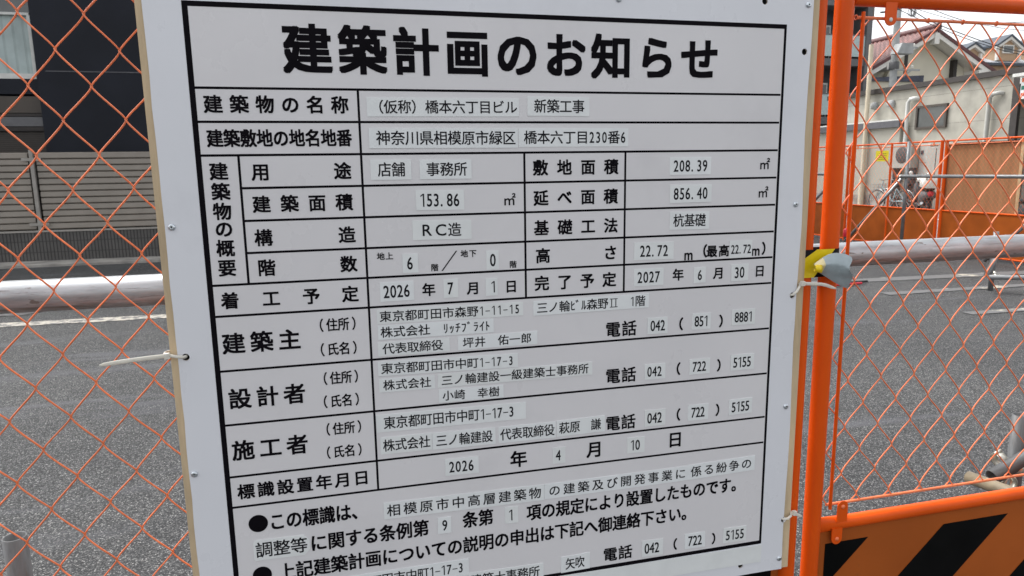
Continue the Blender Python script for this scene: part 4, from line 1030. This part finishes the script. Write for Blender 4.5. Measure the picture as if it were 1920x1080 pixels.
# bicycle and scooters in front of it
def bicycle(label, c, yaw, m):
    t_ = thing("bicycle", label, "bicycle", c, "two-wheelers by the beige building")
    co, si = math.cos(yaw), math.sin(yaw)
    def P(u, v, z): return (c[0] + u * co - v * si, c[1] + u * si + v * co, c[2] + z)
    ax = (-si, co, 0)
    for u in (-.52, .52):
        w = MB().torus(P(u, 0, .33), .315, .018, ax, 28, 6).build("wheel", M['rubber'], t_)
        s_ = MB()
        for k in range(12):
            a = k * math.pi / 6; s_.tube([P(u, 0, .33), P(u + .30 * math.cos(a), 0, .33 + .30 * math.sin(a))], .0025, 4, False)
        s_.torus(P(u, 0, .33), .298, .008, ax, 24, 5).build("spokes", M['chrome'], w)
        MB().tube([P(u + .36 * math.cos(rad(a)), 0, .33 + .36 * math.sin(rad(a))) for a in range(20, 175, 15)], .022, 6, True, (1, .3)).build("mudguard", M['chrome'], w)
    f = MB(); j = dict(bb=P(-.08, 0, .30), st=P(-.20, 0, .72), hd=P(.36, 0, .78), fa=P(.52, 0, .33), ra=P(-.52, 0, .33), hb=P(.33, 0, .95))
    for a, b_ in (('bb', 'st'), ('bb', 'hd'), ('ra', 'bb'), ('ra', 'st'), ('hd', 'fa'), ('hd', 'hb')): f.tube([j[a], j[b_]], .017, 8)
    f.build("frame", M[m], t_)
    MB().tube([P(.18, -.27, .98), P(.30, -.2, 1.0), P(.34, 0, .97), P(.30, .2, 1.0), P(.18, .27, .98)], .013, 8).build("handlebar", M['chrome'], t_)
    MB().lathe(P(-.22, 0, .78), [(.0001, .07), (.08, .06), (.11, .03), (.08, 0), (.0001, 0)], (0, 0, 1), 12).tube([P(-.2, 0, .70), P(-.215, 0, .79)], .014, 8).build("saddle", M['rubber'], t_)
    bk = MB()
    for k in range(5):
        z = .62 + k * .055; s_ = 1 - .04 * (4 - k)
        q = [P(.50 + du * s_, dv * s_, z) for du, dv in ((-.15, -.17), (.17, -.17), (.17, .17), (-.15, .17), (-.15, -.17))]; bk.tube(q, .004, 4)
    for du in (-.15, .01, .17):
        for dv in (-.17, .17): bk.tube([P(.50 + du * .84, dv * .84, .62), P(.50 + du, dv, .84)], .004, 4)
    bk.build("basket", M['galv_mid'], t_)
    MB().torus(P(-.08, .03, .30), .085, .008, ax, 20, 5).tube([P(-.08, .05, .30), P(-.02, .07, .16)], .008, 6).tube([P(-.08, -.05, .30), P(-.14, -.07, .44)], .008, 6).build("crank", M['galv_old'], t_)
    return t_
bicycle("dark bicycle with a wire basket, parked behind the grey upright pipe", (18.05, 17.9, 0), rad(105), 'galv_old')
bicycle("pale blue bicycle parked beside the delivery scooter", (17.52, 17.75, 0), rad(96), 'teal')

def scooter(label, c, yaw, box, body, s=1.0):
    t_ = thing("motor_scooter", label, "scooter", c, "two-wheelers by the beige building")
    co, si = math.cos(yaw), math.sin(yaw)
    def P(u, v, z): return (c[0] + s * (u * co - v * si), c[1] + s * (u * si + v * co), c[2] + s * z)
    ax = (-si, co, 0)
    for u in (-.60, .62):
        w = MB().torus(P(u, 0, .25), .19 * s, .062 * s, ax, 28, 8).build("wheel", M['rubber'], t_)
        MB().lathe(Vector(P(u, 0, .25)) - Vector(ax) * .03 * s, [(.0001, 0), (.14 * s, 0), (.15 * s, .03 * s), (.14 * s, .06 * s), (.0001, .06 * s)], ax, 18).build("rim", M['chrome'], w)
    def hull(name, prof, hw, m):
        """side outline extruded to a rounded body"""
        b = MB(); k = len(prof); vs = []
        for f_, sc in ((-1, .82), (-.6, 1), (.6, 1), (1, .82)):
            cu = sum(p[0] for p in prof) / k; cz = sum(p[1] for p in prof) / k
            vs += [P(cu + (p[0] - cu) * sc, f_ * hw, cz + (p[1] - cz) * sc) for p in prof]
        fs = [(r * k + i, r * k + (i + 1) % k, (r + 1) * k + (i + 1) % k, (r + 1) * k + i) for r in range(3) for i in range(k)]
        fs += [tuple(range(k)), tuple(range(3 * k, 4 * k))[::-1]]
        return b.add(vs, fs, True).build(name, M[m], t_)
    hull("body", [(-.86, .50), (-.60, .44), (-.30, .30), (-.08, .24), (-.05, .60), (-.2, .70), (-.72, .72), (-.9, .62)], .18, body)
    hull("floor_board", [(-.1, .22), (.40, .22), (.40, .29), (-.1, .29)], .17, body)
    hull("front_shield", [(.34, .25), (.44, .25), (.46, .55), (.40, .95), (.33, .98), (.36, .6)], .21, body)
    hull("front_mudguard", [(.36, .38), (.42, .48), (.62, .54), (.82, .46), (.88, .34), (.8, .42), (.62, .48), (.45, .42)], .08, body)
    hull("seat", [(-.80, .72), (-.1, .69), (-.06, .76), (-.3, .80), (-.78, .81)], .15, 'rubber')
    hull("handlebar_cowl", [(.26, .98), (.40, .96), (.46, 1.04), (.38, 1.12), (.28, 1.08)], .14, 'white_plastic')
    MB().tube([P(.24, -.36, 1.07), P(.32, -.12, 1.05), P(.32, .12, 1.05), P(.24, .36, 1.07)], .016 * s, 8).build("handlebar", M['rubber'], t_)
    for v in (-.30, .30):
        mr = MB().tube([P(.27, v, 1.07), P(.30, v * 1.12, 1.24)], .007 * s, 6).build("mirror_stalk", M['rubber'], t_)
        MB().lathe(Vector(P(.29, v * 1.15, 1.27)), [(.0001, 0), (.055 * s, .004), (.06 * s, .02), (.0001, .04)], (co, si, 0), 14).build("mirror", M['white_plastic'], mr)
    MB().lathe(P(.45, 0, 1.03), [(.085 * s, 0), (.08 * s, .03), (.05 * s, .05), (.0001, .055)], (co, si, 0), 16).build("headlight", M['sign_white'], t_)
    MB().lathe(P(-.86, 0, .62), [(.09 * s, 0), (.085 * s, .05), (.05 * s, .08), (.0001, .085)], (-co, -si, 0), 16).build("tail_light", M['red'], t_)
    MB().tube([P(-.2, .16, .26), P(-.5, .2, .27), P(-.82, .22, .33)], .045 * s, 10).build("exhaust", M['chrome'], t_)
    if box:
        bx = hull("cargo_box", [(-1.02, .80), (-.46, .80), (-.46, 1.14), (-.50, 1.18), (-.98, 1.18), (-1.02, 1.14)], .25, 'white_plastic')
    return t_
scooter("white scooter with a cargo box and red tail light, parked by the beige building", (17.9, 16.85, 0), rad(58), True, 'galv_old', .95)
scooter("black scooter at the right edge of the picture, right of the plywood board", (12.2, 8.9, 0), rad(75), False, 'rubber', 1.1)

def enlarge(root, k, c=(0.18, -1.03, 1.5)):
    """give a house its true size and distance: grow every mesh of it about one point"""
    for o in root.children_recursive:
        if o.type == 'MESH':
            for v in o.data.vertices: v.co = Vector(c) + (v.co - Vector(c)) * k

# ------------------------------------------------------------------ red roofed house
hs_ = thing("red_tiled_house", "cream gabled house with a pink red tiled roof above the beige building", "house", (26, 27, 0))
HY, HX, PK = 24.96, 25.92, 7.25
EL, ER, ZE = 22.6, 29.35, 5.50
wl, wr = 23.5, 28.35
sl = (PK - ZE) / (HX - EL)
zw = lambda x: PK - .22 - abs(x - HX) * sl
yw = HY + .75
MB().prism([(wl, 0), (wr, 0), (wr, zw(wr)), (HX, zw(HX)), (wl, zw(wl))], 3.0, 'y', yw).build("wall", M['cream'], hs_)
MB().prism([(wl + .08, 4.5), (25.2, 4.5), (25.2, zw(25.2)), (wl + .9, zw(wl + .9))], .22, 'y', yw - .2205).build("bay_wall", M['cream'], hs_)
for x in (24.92, 27.62): MB().box(x - .09, x + .09, yw - .235, yw - .2215 if x < 25.1 else yw - .002, 3.9, zw(x) - .05).build("timber_strip", M['timber'], hs_)
# roof: two slopes of pan tiles, ridge, verge boards
def slope(side):
    b = MB(); n = 22; y0, y1 = HY, HY + 3.9; ex = EL if side < 0 else ER
    nx = 14; vs = []
    rows = 10; per = 12
    N2 = 56
    for i in range(nx * 2 + 1):
        f = i / (nx * 2); x = HX + (ex - HX) * f
        step = .05 * ((f * nx) % 1.0)
        for j in range(N2 + 1):
            y = y0 + (y1 - y0) * j / N2
            vs.append((x, y, PK - (PK - ZE) * f + .035 * math.sin(j * 2 * math.pi * 14 / N2) + step))
    W_ = N2 + 1
    b.add(vs, [(i * W_ + j, i * W_ + j + 1, (i + 1) * W_ + j + 1, (i + 1) * W_ + j) for i in range(nx * 2) for j in range(N2)], True)
    return b
pan = ribbed("pink_red_pan_tile", (0.37, 0.18, 0.165), .30, 1, .6, .16, .6)
for sd in (-1, 1):
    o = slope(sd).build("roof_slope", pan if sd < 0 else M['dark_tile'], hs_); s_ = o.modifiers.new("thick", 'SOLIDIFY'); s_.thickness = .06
    ex = EL if sd < 0 else ER
    v = MB()
    d_ = .20
    v.add([(HX, HY - .02, PK - .10), (ex, HY - .02, ZE - .10), (ex, HY - .02, ZE - .10 - d_), (HX, HY - .02, PK - .10 - d_), (HX, HY + .05, PK - .10), (ex, HY + .05, ZE - .10), (ex, HY + .05, ZE - .10 - d_), (HX, HY + .05, PK - .10 - d_)],
          [(0, 1, 2, 3), (4, 7, 6, 5), (0, 4, 5, 1), (3, 2, 6, 7), (1, 5, 6, 2), (0, 3, 7, 4)])
    v.build("verge_board", M['white_trim'], hs_)
    v = MB(); v.add([(HX, HY - .06, PK + .06), (ex, HY - .06, ZE + .06), (ex, HY - .06, ZE - .09), (HX, HY - .06, PK - .09), (HX, HY + .16, PK + .10), (ex, HY + .16, ZE + .10), (ex, HY + .16, ZE - .09), (HX, HY + .16, PK - .09)],
          [(0, 1, 2, 3), (4, 7, 6, 5), (0, 4, 5, 1), (3, 2, 6, 7), (1, 5, 6, 2), (0, 3, 7, 4)])
    v.build("verge_tiles", M['dark_tile'], hs_)
    MB().add([(HX, HY + .051, PK - .2), (ex, HY + .051, ZE - .2), (ex, yw + .3, ZE - .2), (HX, yw + .3, PK - .2)], [(0, 1, 2, 3)]).build("soffit", M['white_trim'], hs_)
MB().tube([(HX, HY - .1, PK + .10), (HX, HY + 3.9, PK + .10)], .16, 10).build("ridge_tiles", M['dark_tile'], hs_)
MB().box(HX - .12, HX + .12, HY - .06, HY + .2, PK - .62, PK - .16).build("gable_block", M['white_trim'], hs_)
for x in (23.65, 28.55): MB().box(x - .2, x + .25, HY - .04, yw, zw(x) - .32, zw(x) - .05).build("eaves_block", M['white_trim'], hs_)
MB().prism([(22.2, 4.95), (24.9, 4.95), (24.9, 5.22), (22.4, 5.1)], 1.0, 'y', HY - .55).build("porch_roof", M['blue_tile'], hs_)
MB().box(22.3, 24.9, HY - .45, HY + .7, 4.55, 4.949).build("porch_wall", M['cream'], hs_)

enlarge(hs_, 1.10)

# house with two dormers
dh = thing("dormer_house", "tan house with a blue grey metal roof and two small dormers, far right", "house", (38, 36, 0))
DY = 33.0
MB().box(35.5, 47, DY + .4, DY + 8, 0, 7.25).build("wall", M['tan'], dh)
MB().add([(34.9, DY, 7.30), (47.5, DY, 7.30), (47.5, DY + 4.4, 9.05), (34.9, DY + 4.4, 9.05), (34.9, DY + 8.8, 7.30), (47.5, DY + 8.8, 7.30)], [(0, 1, 2, 3), (3, 2, 5, 4)]).build("roof", M['slate'], dh)
MB().box(34.9, 47.5, DY - .06, DY + .3, 7.14, 7.29).build("gutter", M['navy_trim'], dh)
def dormer(x, pk, hw, zb, drop, window):
    d0 = MB().prism([(x - hw, zb), (x + hw, zb), (x + hw, pk - drop), (x, pk - .12), (x - hw, pk - drop)], 2.6, 'y', DY + .25).build("dormer", M['tan'], dh)
    for s_ in (-1, 1):
        e_ = hw + .18
        sl_ = (drop - .12) / hw
        for nm, m_, y0_, y1_, za, zb2 in (("dormer_roof", 'navy_trim', DY + .02, DY + 2.9, .10, -.02), ("barge_board", 'white_trim', DY + .06, DY + .245, -.021, -.19)):
            MB().prism([(x, pk + za), (x + s_ * e_, pk + za - sl_ * e_), (x + s_ * e_, pk + zb2 - sl_ * e_), (x, pk + zb2)], y1_ - y0_, 'y', y0_).build(nm, M[m_], d0)
        MB().box(x + s_ * hw - .07, x + s_ * hw + .07, DY + .10, DY + .249, zb, pk - drop - .1).build("corner_board", M['white_trim'], d0)
    if window:
        wd = MB().box(x - .42, x + .42, DY + .18, DY + .249, zb + .42, zb + .90).build("dormer_window", M['white_trim'], d0)
        MB().box(x - .34, x + .34, DY + .165, DY + .179, zb + .49, zb + .83).build("pane", M['glass'], wd)
dormer(39.33, 8.85, .82, 7.45, .62, True)
dormer(36.75, 8.33, .55, 7.2, .42, False)
dormer(42.1, 8.85, .82, 7.45, .62, True)

# dark apartment block
ab = thing("apartment_block", "dark apartment block with frosted balcony panels, behind the two near posts", "building", (30, 38, 0))
AY = 36.3
MB().box(20, 32.0, AY + 1.4, AY + 12, 0, 14).build("wall", M['apt'], ab)
MB().box(31.95, 32.32, AY - .05, AY + 12, 0, 14).build("side_column", M['apt_grey'], ab)
MB().box(32.325, 33.3, AY + 1, AY + 6, 10.35, 14).build("brick_bay", M['brick'], ab)
for k in range(4):
    z = .62 + k * 3.45
    MB().box(20, 31.94, AY, AY + 1.4, z - .10, z + .32).build("balcony_slab", M['apt_grey'], ab)
    bl = MB().box(20, 31.93, AY + .02, AY + .06, z + .45, z + 1.66).build("balcony_panel", M['balcony'], ab)
    MB().box(20, 31.93, AY, AY + .08, z + 1.665, z + 1.74).build("handrail", M['apt_grey'], bl)
    for x in (22, 25.2, 28.6):
        wd = MB().box(x, x + 1.9, AY + 1.36, AY + 1.399, z + .35, z + 2.5).build("window", M['alu'], ab)
        MB().box(x + .1, x + .9, AY + 1.345, AY + 1.359, z + .45, z + 2.4).box(x + 1.0, x + 1.8, AY + 1.345, AY + 1.359, z + .45, z + 2.4).build("pane", M['glass'], wd)

enlarge(ab, .74)

# utility pole and lines
up = thing("utility_pole", "grey concrete utility pole with cross arms in front of the red tiled house", "pole", (23.3, 24.0, 0))
UX, UY = 23.18, 24.25
MB().tube([(UX, UY, 0), (UX, UY, 11)], [.17, .11], 16).build("pole", M['pole'], up)
for z, l_ in ((6.25, .75), (8.2, .9), (5.35, .9)):
    MB().box(UX - .1, UX + l_ * 1.3, UY - .17, UY - .11, z, z + .07).build("cross_arm", M['pole'], up)
MB().lathe((UX, UY, 5.4), [(.18, 0), (.2, .02), (.2, .3), (.18, .32)], (0, 0, 1), 14).build("pole_band", M['apt_grey'], up)
MB().tube([(UX + .85, UY - .14, 5.42), (UX + .1, UY - .14, 4.95)], .03, 8).build("arm_brace", M['pole'], up)
tr = MB().prism([(UX - .50, 5.95), (UX + .30, 5.95), (UX + .25, 6.36), (UX - .28, 6.36)], .40, 'y', UY - .68).build("equipment_box", M['pole'], up)
for z in (5.45, 6.32, 8.27):
    for x in (.35, .8): MB().lathe((UX + x, UY - .14, z), [(.035, 0), (.05, .03), (.035, .06), (.05, .09), (.03, .13), (.0001, .14)], (0, 0, 1), 10).build("insulator", M['white_trim'], up)
def cable(label, pts, r=.016, name="overhead_cable"):
    P = [Vector(p) for p in pts]; out_ = []
    for i in range(len(P) - 1):
        p0, p1, p2, p3 = P[max(i - 1, 0)], P[i], P[i + 1], P[min(i + 2, len(P) - 1)]
        for k in range(8):
            t_ = k / 8
            out_.append(.5 * ((2 * p1) + (p2 - p0) * t_ + (2 * p0 - 5 * p1 + 4 * p2 - p3) * t_ * t_ + (3 * p1 - p0 - 3 * p2 + p3) * t_ ** 3))
    out_.append(P[-1])
    return tag(MB().tube(out_, r, 6).build(name, M['cable']), label, "cable", "overhead cables in the white sky")
g2 = 1.0
cable("topmost overhead cable, curving down to the right under the fence rail", [(UX, UY - .15, 8.25), (22.16, 21.72, 7.31), (23.15, 21.4, 6.9), (23.92, 21.18, 6.72), (25.68, 20.73, 6.70), (30, 19.5, 6.9)][1:], .013)
cable("second overhead cable, thin, crossing the fence's top rod", [(21.3, 21.95, 7.45), (21.84, 21.78, 7.22), (23.24, 21.35, 6.78), (24.31, 21.05, 6.59), (25.66, 20.68, 6.39), (30, 19.5, 6.1)], .010)
cable("third overhead cable, slanting past the red roof's peak", [(21.2, 21.95, 7.45), (21.79, 21.77, 7.08), (22.45, 21.53, 6.69), (24.27, 20.95, 5.95), (25.62, 20.55, 5.57), (29, 19.6, 4.9)], .016)
cable("lowest overhead cable, just above the red roof's right slope", [(21.0, 22.0, 7.3), (21.82, 21.73, 6.88), (23.31, 21.23, 6.2), (24.46, 20.88, 5.79), (25.61, 20.53, 5.47), (29, 19.6, 4.9)], .013)
cable("short thick cable running from the utility pole into the coil", [(20.6, 22.3, 7.18), (21.0, 22.1, 7.22), (21.41, 21.9, 7.36), (21.9, 21.7, 7.40)], .035)
cc = thing("cable_coil", "loose coil of dark spare cable hanging in the wires", "cable coil", (21.7, 21.8, 7.2))
b = MB(); rr = random.Random(2)
for k in range(6): b.torus((21.62 + rr.uniform(-.12, .12), 21.8 + rr.uniform(-.05, .05), 7.17 + rr.uniform(-.05, .05)), rr.uniform(.13, .22), .011, (.35 + rr.uniform(-.3, .3), -1, rr.uniform(-.3, .3)), 24, 5)
b.build("coil", M['cable'], cc)
